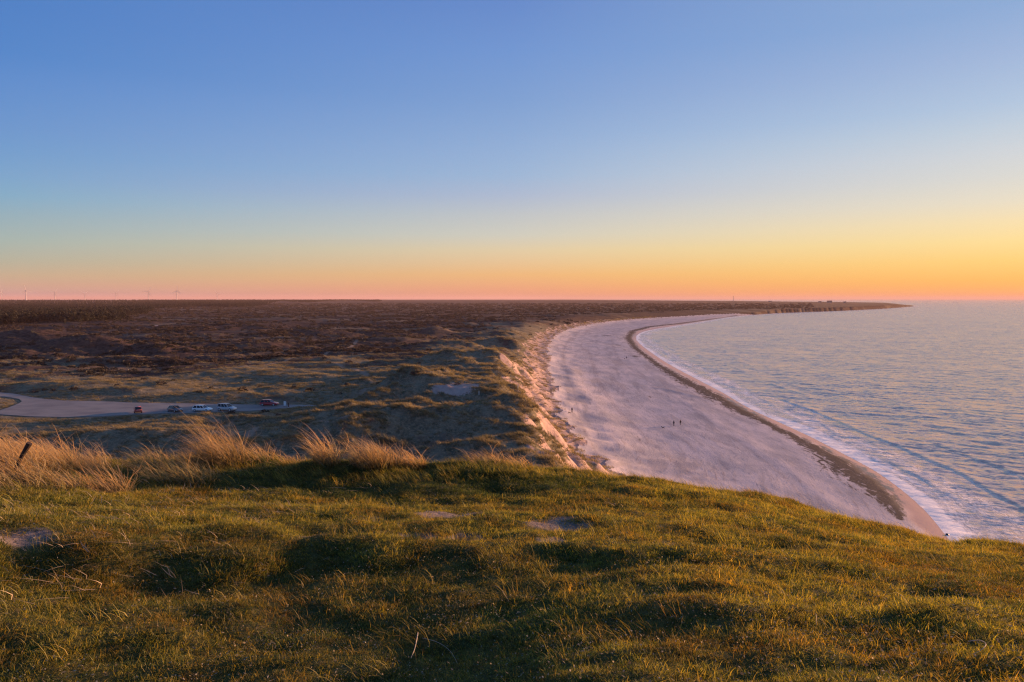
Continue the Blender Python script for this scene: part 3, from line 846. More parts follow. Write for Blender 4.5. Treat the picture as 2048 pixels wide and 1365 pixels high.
MAT_DEAD = blade_mat('dead_stalks', ((0.36, 0.29, 0.21), (0.50, 0.41, 0.31), (0.22, 0.16, 0.11)), 0.15, 0.3)
MAT_LEAF = blade_mat('litter_leaves', ((0.20, 0.17, 0.12), (0.38, 0.34, 0.27), (0.13, 0.10, 0.06)), 0.2, 0.5)

WIND = (-0.9, -0.25)
# short turf on the hilltop
tp = []
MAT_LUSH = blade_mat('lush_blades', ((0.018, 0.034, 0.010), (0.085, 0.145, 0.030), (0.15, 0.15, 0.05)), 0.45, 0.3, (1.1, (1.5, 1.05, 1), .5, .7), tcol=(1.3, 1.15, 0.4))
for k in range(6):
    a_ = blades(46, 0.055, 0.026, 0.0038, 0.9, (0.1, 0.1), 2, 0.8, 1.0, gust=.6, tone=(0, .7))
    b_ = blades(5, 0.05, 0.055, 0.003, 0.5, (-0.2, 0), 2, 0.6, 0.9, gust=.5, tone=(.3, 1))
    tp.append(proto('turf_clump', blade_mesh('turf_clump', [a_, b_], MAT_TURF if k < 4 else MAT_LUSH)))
def hill_pts(n, r0, r1, a0=-37.5, a1=37.5, power=1.0):
    a = np.radians(rng.uniform(a0, a1, n)); u = rng.random(n)
    r = np.sqrt(r0**2 + (r1**2 - r0**2) * u) if power == 1.0 else r0 + (r1 - r0) * u**power
    return r * np.sin(a), r * np.cos(a), r, a
def rim_of(a): return np.interp(a, RIM_AZ, RIM_R)
def tilt_rot(n, k=0.15): return np.stack([rng.normal(0, k, n), rng.normal(0, k, n), rng.random(n) * 2 * PI], 1)
px_, py_, r_, a_ = hill_pts(150000, 2.3, 14.5)
kk = (r_ < rim_of(a_) + 1.6)
bz = ga(bare, px_, py_)
dens = 1.0 - 0.97 * sst(.35, .6, bz + 0.25 * pnoise(px_ / .2, py_ / .2, 151))
kk &= rng.random(len(px_)) < dens
px_, py_, r_ = px_[kk], py_[kk], r_[kk]
n_ = len(px_)
sc_ = (0.75 + 0.5 * rng.random(n_)) * (1.0 + 0.35 * pnoise(px_ / .6, py_ / .6, 152)) * (0.85 + 0.028 * r_)
a_ = np.arctan2(px_, py_); up = 1024 + FPX * np.tan(a_); rb_ = rim_of(a_) - r_
lush = (sst(330, 520, up) * (1 - sst(1000, 1350, up)) * (rb_ < 1.5) + .35) * (1 + .8 * pnoise(px_ / .7, py_ / .7, 156)) > rng.random(n_)
pick = np.where(lush, rng.integers(4, 6, n_), rng.integers(0, 4, n_))
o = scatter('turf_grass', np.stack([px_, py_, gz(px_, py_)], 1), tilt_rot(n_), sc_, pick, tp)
o['label'] = 'short green and olive turf covering the hilltop'; o['category'] = 'grass'
# taller wisps at the brow and here and there
tp2 = []
for k in range(3):
    tp2.append(proto('wisp', blade_mesh('wisp', [blades(12, 0.06, 0.17, 0.0038, .5, (-.8, -.2), 3, .5, 1.1, gust=.4, tone=(.2, 1))], MAT_TURF)))
px_, py_, r_, a_ = hill_pts(26000, 2.5, 14.0)
rm_ = rim_of(a_)
pr = np.where(np.abs(r_ - rm_) < .9, 0.55, 0.05) * (1 + pnoise(px_ / .9, py_ / .9, 153))
kk = (r_ < rm_ + 1.2) & (rng.random(len(px_)) < pr)
px_, py_, r_ = px_[kk], py_[kk], r_[kk]; n_ = len(px_)
o = scatter('tall_grass_wisps', np.stack([px_, py_, gz(px_, py_)], 1), np.stack([rng.normal(0, .1, n_), rng.normal(0, .1, n_), rng.normal(0, .6, n_)], 1), .5 + .7 * rng.random(n_), rng.integers(0, 3, n_), tp2)
o['label'] = 'taller grass wisps along the brow of the hill'; o['category'] = 'grass'
# pale litter: little dry leaves and daisies' specks
lp = []
for k in range(4):
    n = 5; V_, F_, T_, O_ = [], [], [], []
    for q in range(n):
        c = np.array((rng.normal(0, .05), rng.normal(0, .05), .022 + .015 * rng.random())); a = rng.random() * 2 * PI
        L_, W_ = .003 + .008 * rng.random(), .0014 + .0024 * rng.random()
        d = np.array((math.cos(a), math.sin(a), rng.normal(0, .3))); s_ = np.array((-math.sin(a), math.cos(a), rng.normal(0, .5)))
        V_ += [c - d * L_, c + s_ * W_, c + d * L_, c - s_ * W_]; F_ += [[4*q, 4*q+1, 4*q+2], [4*q, 4*q+2, 4*q+3]]
        T_ += [rng.random()] * 4; O_ += [rng.random()**2] * 4
    lp.append(proto('litter', blade_mesh('litter', [(np.array(V_), np.array(F_), np.array(T_), np.array(O_))], MAT_LEAF)))
px_, py_, r_, a_ = hill_pts(9000, 2.4, 11.0, power=1.3)
kk = (r_ < rim_of(a_)) & (rng.random(len(px_)) < .5 + .6 * pnoise(px_ / .5, py_ / .5, 154))
px_, py_ = px_[kk], py_[kk]; n_ = len(px_)
o = scatter('leaf_litter', np.stack([px_, py_, gz(px_, py_) + .004], 1), tilt_rot(n_, .1), .7 + .6 * rng.random(n_), rng.integers(0, 4, n_), lp)
o['label'] = 'pale dry leaf bits strewn over the turf'; o['category'] = 'leaf litter'

# ------------------------------------------------------------------ marram tufts on the brow
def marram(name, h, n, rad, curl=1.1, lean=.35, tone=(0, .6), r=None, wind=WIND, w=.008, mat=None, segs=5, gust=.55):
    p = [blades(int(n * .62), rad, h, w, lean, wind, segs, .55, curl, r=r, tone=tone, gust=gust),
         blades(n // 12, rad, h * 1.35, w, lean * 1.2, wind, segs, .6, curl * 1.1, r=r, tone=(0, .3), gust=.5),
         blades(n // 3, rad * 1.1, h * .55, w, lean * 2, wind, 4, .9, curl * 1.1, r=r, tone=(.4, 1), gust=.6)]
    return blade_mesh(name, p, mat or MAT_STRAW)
def rim_place(u, rho_):
    d = raydir(u, 900); a = math.atan2(d[0], d[1]); return rho_ * math.sin(a), rho_ * math.cos(a)
TUFTS = [  # u, rho, height, blades, radius, curl, tone, label
 (12,10.6,.80,620,.34,1.3,(0,.35),'tall orange marram tuft at the left edge behind the leaning stake'),
 (96,10.9,.78,620,.36,1.25,(0,.35),'broad sunlit marram tuft just right of the leaning stake'),
 (168,11.2,.62,480,.30,1.3,(0,.35),'golden marram tuft sloping down at the right end of the left clump'),
 (222,9.5,.55,300,.20,1.0,(0,.3),'spiky amber marram tuft standing forward on the turf below the left clump'),
 (40,9.5,.42,380,.30,1.4,(.2,.8),'low straw tuft spilling onto the turf beneath the leaning stake'),
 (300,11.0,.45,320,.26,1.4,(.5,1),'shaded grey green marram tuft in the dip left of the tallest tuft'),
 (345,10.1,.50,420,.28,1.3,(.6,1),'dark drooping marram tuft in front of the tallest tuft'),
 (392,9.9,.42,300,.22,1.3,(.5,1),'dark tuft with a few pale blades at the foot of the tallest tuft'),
 (318,12.0,.46,260,.24,1.5,(0,.5),'small rosy marram tuft on the brow left of the tallest tuft'),
 (450,10.7,.92,620,.28,1.25,(0,.45),'tallest marram tuft with long orange plumes blown to the left'),
 (512,10.8,.42,300,.28,1.5,(0,.4),'low sunlit marram tuft right of the tallest tuft'),
 (572,10.7,.34,240,.26,1.5,(0,.4),'flattened golden tuft on the brow between the tallest and the split tuft'),
 (655,10.25,.66,300,.16,1.0,(0,.5),'slender marram tuft split into two plumes above the dark bank'),
 (742,10.2,.62,420,.24,1.1,(.1,.6),'bushy brown centred marram tuft beside the slender split one'),
 (776,10.3,.56,380,.18,1.05,(0,.35),'glowing orange marram tuft leaning on the bushy brown one'),
 (828,10.4,.44,260,.16,1.1,(0,.3),'last pointed marram tuft before the bare stretch of brow'),
 (972,10.5,.36,260,.26,1.5,(0,.5),'low pale tuft on the brow where the dune ridge meets the hill'),
 (1030,10.6,.34,280,.26,1.4,(0,.4),'sandy orange tuft on the brow at the left side of the beach'),
]
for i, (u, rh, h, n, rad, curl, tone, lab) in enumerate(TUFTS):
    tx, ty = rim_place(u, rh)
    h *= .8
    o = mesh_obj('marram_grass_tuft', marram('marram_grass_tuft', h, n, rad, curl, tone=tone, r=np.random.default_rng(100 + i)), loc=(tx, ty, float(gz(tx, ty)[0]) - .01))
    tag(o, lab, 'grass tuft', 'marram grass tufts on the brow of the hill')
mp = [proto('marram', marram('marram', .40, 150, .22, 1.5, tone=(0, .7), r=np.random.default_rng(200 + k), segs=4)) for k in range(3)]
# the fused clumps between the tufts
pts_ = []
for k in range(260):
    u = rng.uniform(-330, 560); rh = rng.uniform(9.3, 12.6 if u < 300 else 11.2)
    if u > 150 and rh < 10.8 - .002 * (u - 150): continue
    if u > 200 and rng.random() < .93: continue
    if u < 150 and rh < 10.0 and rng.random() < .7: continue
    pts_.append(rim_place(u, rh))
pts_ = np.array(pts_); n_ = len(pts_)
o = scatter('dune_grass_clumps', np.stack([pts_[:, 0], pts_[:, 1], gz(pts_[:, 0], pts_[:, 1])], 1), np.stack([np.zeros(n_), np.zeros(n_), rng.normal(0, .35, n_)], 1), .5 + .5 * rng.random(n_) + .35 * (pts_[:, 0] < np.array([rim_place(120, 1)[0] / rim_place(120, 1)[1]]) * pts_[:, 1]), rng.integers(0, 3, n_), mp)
o['label'] = 'windblown marram grass filling the left end of the brow'; o['category'] = 'dune grass'
# dead stalks lying on the turf
dp_ = []
for k in range(4):
    V_, F_, t_, o_ = blades(5, .16, .26, .0055, 1.2, (-1, -.1), 3, .5, .42, gust=.5, tone=(0, .8))
    dp_.append(proto('stalks', blade_mesh('stalks', [(V_ * np.array((1, 1, .35)) + np.array((0, 0, .028)), F_, t_, o_)], MAT_DEAD)))
px_, py_, r_, a_ = hill_pts(2200, 5.0, 12.0)
up = 1024 + FPX * np.tan(a_)
pr = np.clip(1.0 - (up - 100) / 700, 0.015, 1) * (r_ > 5.6) * (.55 + .8 * pnoise(px_ / .8, py_ / .8, 155))
pr[(up > 900)] *= .5
kk = (r_ < rim_of(a_)) & (rng.random(len(px_)) < pr)
px_, py_ = px_[kk], py_[kk]; n_ = len(px_)
o = scatter('dead_grass_stalks', np.stack([px_, py_, gz(px_, py_)], 1), np.stack([rng.normal(0, .05, n_), rng.normal(0, .05, n_), rng.normal(0, .7, n_)], 1), .5 + .7 * rng.random(n_), rng.integers(0, 4, n_), dp_)
o['label'] = 'pale dead stalks lying on the turf below the marram'; o['category'] = 'dead grass'
def stalk(pxs, w, lab, lift=.03):
    pts = [hit_px(u, v) for u, v in pxs]
    pts = catmull(pts, 4); n = len(pts); c = pts.mean(0)
    V_, F_ = [], []
    for i, p in enumerate(pts):
        t = pts[min(i+1, n-1)] - pts[max(i-1, 0)]; s_ = np.cross(t, (0, 0, 1)); s_ /= np.linalg.norm(s_) + 1e-9
        ww = w * (1 - .6 * i / n); zz = lift * (1 + .8 * math.sin(i / n * PI))
        for q in range(4):
            a = PI / 2 * q
            V_.append(p - c + s_ * ww * math.cos(a) + np.array((0, 0, zz + ww * math.sin(a))))
    for i in range(n - 1):
        for q in range(4): F_.append((4*i+q, 4*i+(q+1) % 4, 4*(i+1)+(q+1) % 4, 4*(i+1)+q))
    F_ += [(0, 3, 2, 1), (4*n-4, 4*n-3, 4*n-2, 4*n-1)]
    m_ = len(V_)
    o = mesh_obj('dry_stalk', np_mesh('dry_stalk', np.array(V_), np.array(F_), dict(tip=np.ones(m_), tone=np.zeros(m_)), True, MAT_DEAD), loc=tuple(c))
    tag(o, lab, 'stalk', 'single dry stalks lying on the turf')
stalk([(836,1276),(833,1300),(829,1318),(822,1330)], .0035, 'short upright pale stalk at the bottom middle of the turf')
stalk([(845,1287),(875,1302),(900,1322),(915,1340)], .0018, 'thin curved stalk just right of the short upright one')
stalk([(990,1180),(1000,1192),(1008,1203),(1018,1215)], .0018, 'thin dark stalk slanting in the middle of the dark turf')
stalk([(1935,1296),(1958,1300),(1971,1312),(1962,1322),(1944,1325)], .0028, 'hooked pale stalk in the lower right turf')
stalk([(1630,1240),(1632,1252),(1632,1266)], .0018, 'short thin stalk standing in the right hand turf')
# leaning stake in the left clump
def tube_mesh(name, pts, rad, mat, seg=8):
    V_, F_ = [], []; n = len(pts); pts = [np.array(p, float) for p in pts]
    for i, p in enumerate(pts):
        t = pts[min(i+1, n-1)] - pts[max(i-1, 0)]; t /= np.linalg.norm(t)
        a = np.cross(t, (0.1, 1, .05)); a /= np.linalg.norm(a); b = np.cross(t, a)
        rr_ = rad[i] if hasattr(rad, '__len__') else rad
        for q in range(seg): V_.append(p + rr_ * (a * math.cos(2*PI*q/seg) + b * math.sin(2*PI*q/seg)))
    Q = [(seg*i+q, seg*i+(q+1) % seg, seg*(i+1)+(q+1) % seg, seg*(i+1)+q) for i in range(n-1) for q in range(seg)]
    V_ += [pts[0], pts[-1]]; a0_, a1_ = len(V_) - 2, len(V_) - 1
    T = [(a0_, (q+1) % seg, q) for q in range(seg)] + [(a1_, seg*(n-1)+q, seg*(n-1)+(q+1) % seg) for q in range(seg)]
    return np_mesh(name, np.array(V_), [np.array(Q), np.array(T)], None, False, mat)
MAT_WOOD = plain('weathered_dark_wood', (0.035, 0.025, 0.022), .8, .2, .3, 30)
g0 = np.array(rim_place(26, 10.0)); zz = float(gz(*g0)[0])
o = mesh_obj('leaning_stake', tube_mesh('leaning_stake', [(-.04, 0, -.1), (.04, 0, .16), (.10, 0, .28), (.19, 0, .42)], [.02, .024, .022, .032], MAT_WOOD), loc=(g0[0], g0[1], zz))
tag(o, 'dark leaning wooden stake stuck in the marram at the left edge', 'stake')

# ------------------------------------------------------------------ dune grass over the lower dunes
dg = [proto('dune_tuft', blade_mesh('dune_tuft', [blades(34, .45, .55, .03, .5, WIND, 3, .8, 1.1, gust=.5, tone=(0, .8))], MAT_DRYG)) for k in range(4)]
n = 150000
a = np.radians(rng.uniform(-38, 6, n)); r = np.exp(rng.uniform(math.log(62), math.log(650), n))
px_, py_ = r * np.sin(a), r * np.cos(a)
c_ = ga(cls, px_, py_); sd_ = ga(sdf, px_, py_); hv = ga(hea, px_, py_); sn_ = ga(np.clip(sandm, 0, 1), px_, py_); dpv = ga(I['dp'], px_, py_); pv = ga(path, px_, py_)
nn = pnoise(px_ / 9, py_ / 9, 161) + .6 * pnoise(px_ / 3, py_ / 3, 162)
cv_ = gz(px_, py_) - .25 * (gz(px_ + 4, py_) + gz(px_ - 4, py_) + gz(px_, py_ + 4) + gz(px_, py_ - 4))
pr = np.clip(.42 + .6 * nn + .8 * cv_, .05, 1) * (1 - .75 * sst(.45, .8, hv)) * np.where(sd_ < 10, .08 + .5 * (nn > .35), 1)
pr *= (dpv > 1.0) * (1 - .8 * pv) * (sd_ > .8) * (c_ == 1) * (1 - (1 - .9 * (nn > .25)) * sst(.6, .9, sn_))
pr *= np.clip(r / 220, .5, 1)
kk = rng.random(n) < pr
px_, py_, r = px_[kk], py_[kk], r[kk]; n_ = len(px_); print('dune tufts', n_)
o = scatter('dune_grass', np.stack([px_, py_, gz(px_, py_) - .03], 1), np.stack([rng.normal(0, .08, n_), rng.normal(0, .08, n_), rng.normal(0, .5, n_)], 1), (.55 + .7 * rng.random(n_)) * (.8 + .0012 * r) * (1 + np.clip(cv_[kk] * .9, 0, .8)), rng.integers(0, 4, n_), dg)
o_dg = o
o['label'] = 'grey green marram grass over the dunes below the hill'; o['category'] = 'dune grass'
# tufts that break up the sandy face of the first dune
S_ = FOOT[(FOOT[:, 1] > 120) & (FOOT[:, 1] < 1500)]
seg = rng.integers(0, len(S_) - 1, 5200); tt = rng.random(5200)[:, None]
pp_ = S_[seg] * (1 - tt) + S_[seg + 1] * tt + np.stack([-rng.random(5200) * 17 + 3, rng.normal(0, 2, 5200)], 1)
fx_, fy_ = pp_[:, 0], pp_[:, 1]
sv_ = ga(sdf, fx_, fy_); nn = pnoise(fx_ / 5, fy_ / 5, 165) + .5 * pnoise(fx_ / 2, fy_ / 2, 166)
kk = (sv_ > -1.5) & (sv_ < 14) & (rng.random(5200) < np.clip(.10 + 1.3 * nn + .035 * sv_, 0, 1))
fx_, fy_ = fx_[kk], fy_[kk]; n_ = len(fx_); print('face tufts', n_)
o = scatter('dune_face_grass', np.stack([fx_, fy_, gz(fx_, fy_) - .05], 1), np.stack([rng.normal(0, .1, n_), rng.normal(0, .1, n_), rng.normal(0, .6, n_)], 1), (1.0 + .9 * rng.random(n_)) * (.9 + .0012 * fy_), rng.integers(0, 4, n_), dg)
o['label'] = 'marram tufts scattered down the sandy face of the first dune'; o['category'] = 'dune grass'
# heather and low shrubs
def clump_mesh(name, n, R_, H_, lw, mat, r, flat=.6):
    """rough bush: many small leaf faces through a dome"""
    V_, F_ = [], []
    th = r.random(n) * 2 * PI; cz = r.random(n)**.7; rad = R_ * np.sqrt(1 - cz**2 * .9) * (.45 + .55 * r.random(n)**.4) * (1 + .25 * np.sin(3 * th + r.random() * 6))
    c = np.stack([rad * np.cos(th), rad * np.sin(th), H_ * cz * (.7 + .3 * r.random(n))], 1)
    for k in range(n):
        u_ = r.normal(0, 1, 3); u_ /= np.linalg.norm(u_); w_ = np.cross(u_, r.normal(0, 1, 3)); w_ /= np.linalg.norm(w_)
        s_ = lw * (.6 + .8 * r.random())
        V_ += [c[k] - u_ * s_, c[k] + w_ * s_, c[k] + u_ * s_]
        F_.append((3*k, 3*k+1, 3*k+2))
    V_ = np.array(V_); t_ = np.clip(V_[:, 2] / H_, 0, 1)
    return np_mesh(name, V_, np.array(F_), dict(tip=t_, tone=np.repeat(r.random(n)**2, 3)), False, mat)
MAT_HEATHER = blade_mat('heather_leaves', ((0.018, 0.014, 0.013), (0.055, 0.040, 0.034), (0.10, 0.065, 0.05)), .2, .4, (0.03, (.6, .8, .9), .45, .6), tcol=(1, 1, 1))
hp_ = [proto('heather_bush', clump_mesh('heather_bush', 120, .9, .7, .16, MAT_HEATHER, np.random.default_rng(300 + k))) for k in range(4)]
n = 110000
a = np.radians(rng.uniform(-38, 22, n)); r = np.exp(rng.uniform(math.log(150), math.log(4000), n))
px_, py_ = r * np.sin(a), r * np.cos(a)
c_ = ga(cls, px_, py_); sd_ = ga(sdf, px_, py_); hv = ga(hea, px_, py_); dpv = ga(I['dp'], px_, py_); pv = ga(path, px_, py_)
nn = pnoise(px_ / 70, py_ / 38, 163) + .6 * pnoise(px_ / 7, py_ / 5, 164)
pr = np.clip(.12 + 1.0 * nn, .0, 1) * (.02 + .98 * sst(.45, .85, hv)) * (dpv > 1.5) * (pv < .3) * (sd_ > 16 + 60 * (r > 1100)) * (c_ == 1)
kk = rng.random(n) < pr
px_, py_, r = px_[kk], py_[kk], r[kk]; n_ = len(px_); print('heather', n_)
o = scatter('heather', np.stack([px_, py_, gz(px_, py_) - .05], 1), tilt_rot(n_, .05), (.6 + .9 * rng.random(n_)) * (.8 + .0013 * r), rng.integers(0, 4, n_), hp_)
o['label'] = 'dark brown heather over the flat heath'; o['category'] = 'heather'
# far-off wood on the left
MAT_PINE = blade_mat('pine_foliage', ((0.006, 0.007, 0.006), (0.018, 0.020, 0.015), (0.028, 0.024, 0.018)), .15, .35, tcol=(1, 1, .8))
MAT_TRUNK = plain('pine_bark', (0.06, 0.045, 0.035), .9, .1)
def pine_mesh(k):
    r_q = np.random.default_rng(400 + k); n = 260
    H_ = 10.0; zf = r_q.random(n)**.85; th = r_q.random(n) * 2 * PI
    prof = (np.sin(zf * PI * .8 + .5)**.7) * 2.9 * (1 + .3 * np.sin(5 * th + k) * np.cos(zf * 9))
    rad = np.maximum(.2, prof) * (.4 + .6 * r_q.random(n)**.4)
    c = np.stack([rad * np.cos(th), rad * np.sin(th), 1.4 + zf * (H_ - 1.8)], 1)
    V_, F_ = [], []
    for i in range(n):
        u_ = r_q.normal(0, 1, 3); u_ /= np.linalg.norm(u_); w_ = np.cross(u_, r_q.normal(0, 1, 3)); w_ /= np.linalg.norm(w_); s_ = .55 + .6 * r_q.random()
        V_ += [c[i] - u_ * s_, c[i] + w_ * s_, c[i] + u_ * s_]; F_.append((3*i, 3*i+1, 3*i+2))
    b = len(V_)
    for q in range(5):
        a_q = 2 * PI * q / 5; V_ += [np.array((.2 * math.cos(a_q), .2 * math.sin(a_q), -.5)), np.array((.1 * math.cos(a_q), .1 * math.sin(a_q), 7.))]
    for q in range(5):
        q2 = (q + 1) % 5; F_ += [(b+2*q, b+2*q2, b+2*q2+1), (b+2*q, b+2*q2+1, b+2*q+1)]
    V_ = np.array(V_)
    return np_mesh('pine', V_, np.array(F_), dict(tip=np.clip(V_[:, 2] / H_, 0, 1), tone=rng.random(len(V_))**3), False, MAT_PINE)
pp = [proto('pine', pine_mesh(k)) for k in range(4)]
P_ = []
for k in range(26000):
    u = rng.uniform(-60, 760)
    fr = np.interp(u, [-60, 200, 235, 275, 300, 520, 560, 760], [640, 640, 628, 626, 613.5, 611, 605, 603.8]) + 1.2 * math.sin(u / 23.)
    v = fr - (fr - 602.3) * rng.random()**1.5
    if u > 520 and rng.random() < .75: continue
    if v - 598 < 1.0: continue
    d_ = (EYE - 13.0) * FPX / (v - 598.0)
    if d_ > 2600: d_ = 2600 + (d_ - 2600) * .75
    p = raydir(u, v); q = d_ / math.hypot(p[0], p[1]); P_.append((p[0] * q + rng.normal(0, 6), p[1] * q + rng.normal(0, 20)))
P_ = np.array(P_); n_ = len(P_)
sc_ = (.7 + .5 * rng.random(n_)) * (1 + .25 * pnoise(P_[:, 0] / 90, P_[:, 1] / 200, 171))
o = scatter('pine_wood', np.stack([P_[:, 0], P_[:, 1], gz(P_[:, 0], P_[:, 1]) - .3], 1), np.stack([0 * sc_, 0 * sc_, rng.random(n_) * 6.28], 1), sc_, rng.integers(0, 4, n_), pp)
o['label'] = 'dark pine plantation on the far left of the plain'; o['category'] = 'wood'

# ------------------------------------------------------------------ cars
MAT_GLASS = plain('dark_car_glass', (0.012, 0.014, 0.018), .08, .5, .0)
MAT_TYRE = plain('tyre_rubber', (0.02, 0.02, 0.02), .85, .2)
MAT_RIM = plain('alloy_rim', (0.45, 0.45, 0.46), .35, .5)
MAT_HEAD = plain('headlight_glass', (0.7, 0.7, 0.68), .15, .6)
MAT_TAIL = plain('taillight_red', (0.35, 0.01, 0.01), .25, .5)
def paint(name, col): return plain(name, col, .28, .5, .03, Coat_Weight=.6, Coat_Roughness=.08)
def bm_obj(name, bm_, mat, parent, smooth=False, loc=(0, 0, 0)):
    me_ = bpy.data.meshes.new(name); bmesh.ops.recalc_face_normals(bm_, faces=bm_.faces[:]); bm_.to_mesh(me_); bm_.free()
    for p_ in me_.polygons: p_.use_smooth = smooth
    me_.materials.append(mat)
    return mesh_obj(name, me_, parent, loc)
def loft(bm_, secs):
    """secs: list of rings (same number of points); caps both ends"""
    rings = [[bm_.verts.new(p) for p in s] for s in secs]
    for a_, b_ in zip(rings[:-1], rings[1:]):
        n_ = len(a_)
        for i in range(n_): bm_.faces.new((a_[i], a_[(i+1) % n_], b_[(i+1) % n_], b_[i]))
    bm_.faces.new(rings[0][::-1]); bm_.faces.new(rings[-1])
def make_car(x0, y0, yaw, mat, kind, label):
    L, Wd, H = {'hatch': (3.7, 1.64, 1.46), 'estate': (4.4, 1.76, 1.46), 'suv': (4.4, 1.82, 1.72), 'saloon': (4.5, 1.76, 1.42)}[kind]
    root = bpy.data.objects.new({'hatch': 'small_car', 'estate': 'estate_car', 'suv': 'off_road_car', 'saloon': 'parked_car'}[kind], None)
    link(root); root.location = (x0, y0, ZP); root.rotation_euler = (0, 0, yaw)
    tag(root, label, 'car', 'cars parked on the car park below the hill')
    hl = L / 2; wa = Wd / 2
    belt = H * .60; sill = .26
    # profile stations along x (rear -> front): (x, z_low, z_top, half width)
    tail = {'hatch': .02, 'estate': .04, 'suv': .03, 'saloon': .22}[kind]
    st = [(-hl, .42, belt * .86, wa * .84), (-hl + .10, .28, belt * .98, wa * .95), (-hl + .55, sill, belt, wa), (0, sill - .04, belt, wa),
          (hl - 1.25, sill, belt * .985, wa), (hl - .55, sill, belt * .88, wa * .97), (hl - .14, .27, belt * .76, wa * .90), (hl, .36, belt * .62, wa * .78)]
    secs = []
    for (sx_, zl_, zt_, w_) in st:
        zm = (zl_ + zt_) / 2
        secs.append([(sx_, -w_ * .86, zl_), (sx_, -w_, zl_ + .12), (sx_, -w_, zm), (sx_, -w_ * .97, zt_ - .10), (sx_, -w_ * .86, zt_), (sx_, w_ * .86, zt_), (sx_, w_ * .97, zt_ - .10), (sx_, w_, zm), (sx_, w_, zl_ + .12), (sx_, w_ * .86, zl_)])
    b = bmesh.new(); loft(b, secs); body = bm_obj('body', b, mat, root, True)
    # cabin: roof shell on pillars
    xr0, xr1 = -hl + .08 + tail * 2.2, hl - 1.30 + (.05 if kind != 'saloon' else -.05)     # base of rear and front glass
    tr0, tr1 = xr0 + {'hatch': .32, 'estate': .30, 'suv': .16, 'saloon': .55}[kind], xr1 - .72
    wr = wa * .74
    b = bmesh.new()
    loft(b, [[(tr0 - .04, -wr * .92, H - .07), (tr0 - .04, wr * .92, H - .07), (tr0 - .04, wr * .88, H - .03), (tr0 - .04, -wr * .88, H - .03)],
             [((tr0 + tr1) / 2, -wr * 1.02, H - .06), ((tr0 + tr1) / 2, wr * 1.02, H - .06), ((tr0 + tr1) / 2, wr * .9, H), ((tr0 + tr1) / 2, -wr * .9, H)],
             [(tr1 + .05, -wr * .94, H - .08), (tr1 + .05, wr * .94, H - .08), (tr1 + .05, wr * .88, H - .035), (tr1 + .05, -wr * .88, H - .035)]])
    bm_obj('roof', b, mat, root, True)
    wb_ = wa * .93; zb_ = belt - .02
    def quad_glass(name, P4, inset=.012):
        c = sum((Vector(p) for p in P4), Vector()) / 4; b = bmesh.new()
        ps = [Vector(p) + (c - Vector(p)) * .05 for p in P4]
        nrm = (ps[1] - ps[0]).cross(ps[3] - ps[0]).normalized()
        loft(b, [[p - nrm * .012 for p in ps], [p + nrm * .012 for p in ps]]); return bm_obj(name, b, MAT_GLASS, root)
    quad_glass('windscreen', [(xr1, -wb_ * .9, zb_), (xr1, wb_ * .9, zb_), (tr1, wr * .93, H - .07), (tr1, -wr * .93, H - .07)])
    quad_glass('rear_window', [(xr0, wb_ * .9, zb_), (xr0, -wb_ * .9, zb_), (tr0, -wr * .9, H - .07), (tr0, wr * .9, H - .07)])
    cuts = [0, .36, .70, 1.0] if kind != 'hatch' else [0, .42, 1.0]
    for s_ in (-1, 1):
        for k in range(len(cuts) - 1):
            f0, f1 = cuts[k] + .02, cuts[k+1] - .02
            lx = lambda f: xr0 + .05 + (xr1 - xr0 - .1) * f
            tx_ = lambda f: tr0 + .02 + (tr1 - tr0 - .04) * f
            P4 = [(lx(f0), s_ * wb_, zb_), (lx(f1), s_ * wb_, zb_), (tx_(f1), s_ * wr, H - .09), (tx_(f0), s_ * wr, H - .09)]
            quad_glass('side_window', P4 if s_ < 0 else P4[::-1])
        for k in range(len(cuts)):      # pillars
            f = cuts[k]; lx = xr0 + (xr1 - xr0) * f; tx_ = tr0 + (tr1 - tr0) * f
            b = bmesh.new(); e_ = .045
            loft(b, [[(lx - e_, s_ * (wb_ - .05), zb_ - .03), (lx + e_, s_ * (wb_ - .05), zb_ - .03), (lx + e_, s_ * (wb_ + .008), zb_ - .03), (lx - e_, s_ * (wb_ + .008), zb_ - .03)],
                     [(tx_ - e_, s_ * (wr - .05), H - .06), (tx_ + e_, s_ * (wr - .05), H - .06), (tx_ + e_, s_ * (wr + .008), H - .06), (tx_ - e_, s_ * (wr + .008), H - .06)]])
            bm_obj('pillar', b, mat, root)
    rw = {'hatch': .29, 'estate': .32, 'suv': .37, 'saloon': .32}[kind]
    for wx_ in (-hl + .78, hl - .82):
        for s_ in (-1, 1):
            def wheel(name, r0_, r1_, w0, w1, m_, par, sgn):
                b = bmesh.new(); seg = 14
                loft(b, [[(r_k * math.cos(2*PI*q/seg), sgn * w_k, r_k * math.sin(2*PI*q/seg)) for q in range(seg)] for r_k, w_k in ((r0_ * .93, w0), (r0_, w0 + .02), (r0_, w1 - .02), (r0_ * .93, w1))])
                return bm_obj(name, b, m_, par, False)
            w_ = bpy.data.objects.new('wheel', None); link(w_, root); w_.location = (wx_, s_ * (wa - .19), rw)
            wheel('tyre', rw, 0, 0, .20, MAT_TYRE, w_, s_); wheel('rim', rw * .66, 0, .19, .212, MAT_RIM, w_, s_)
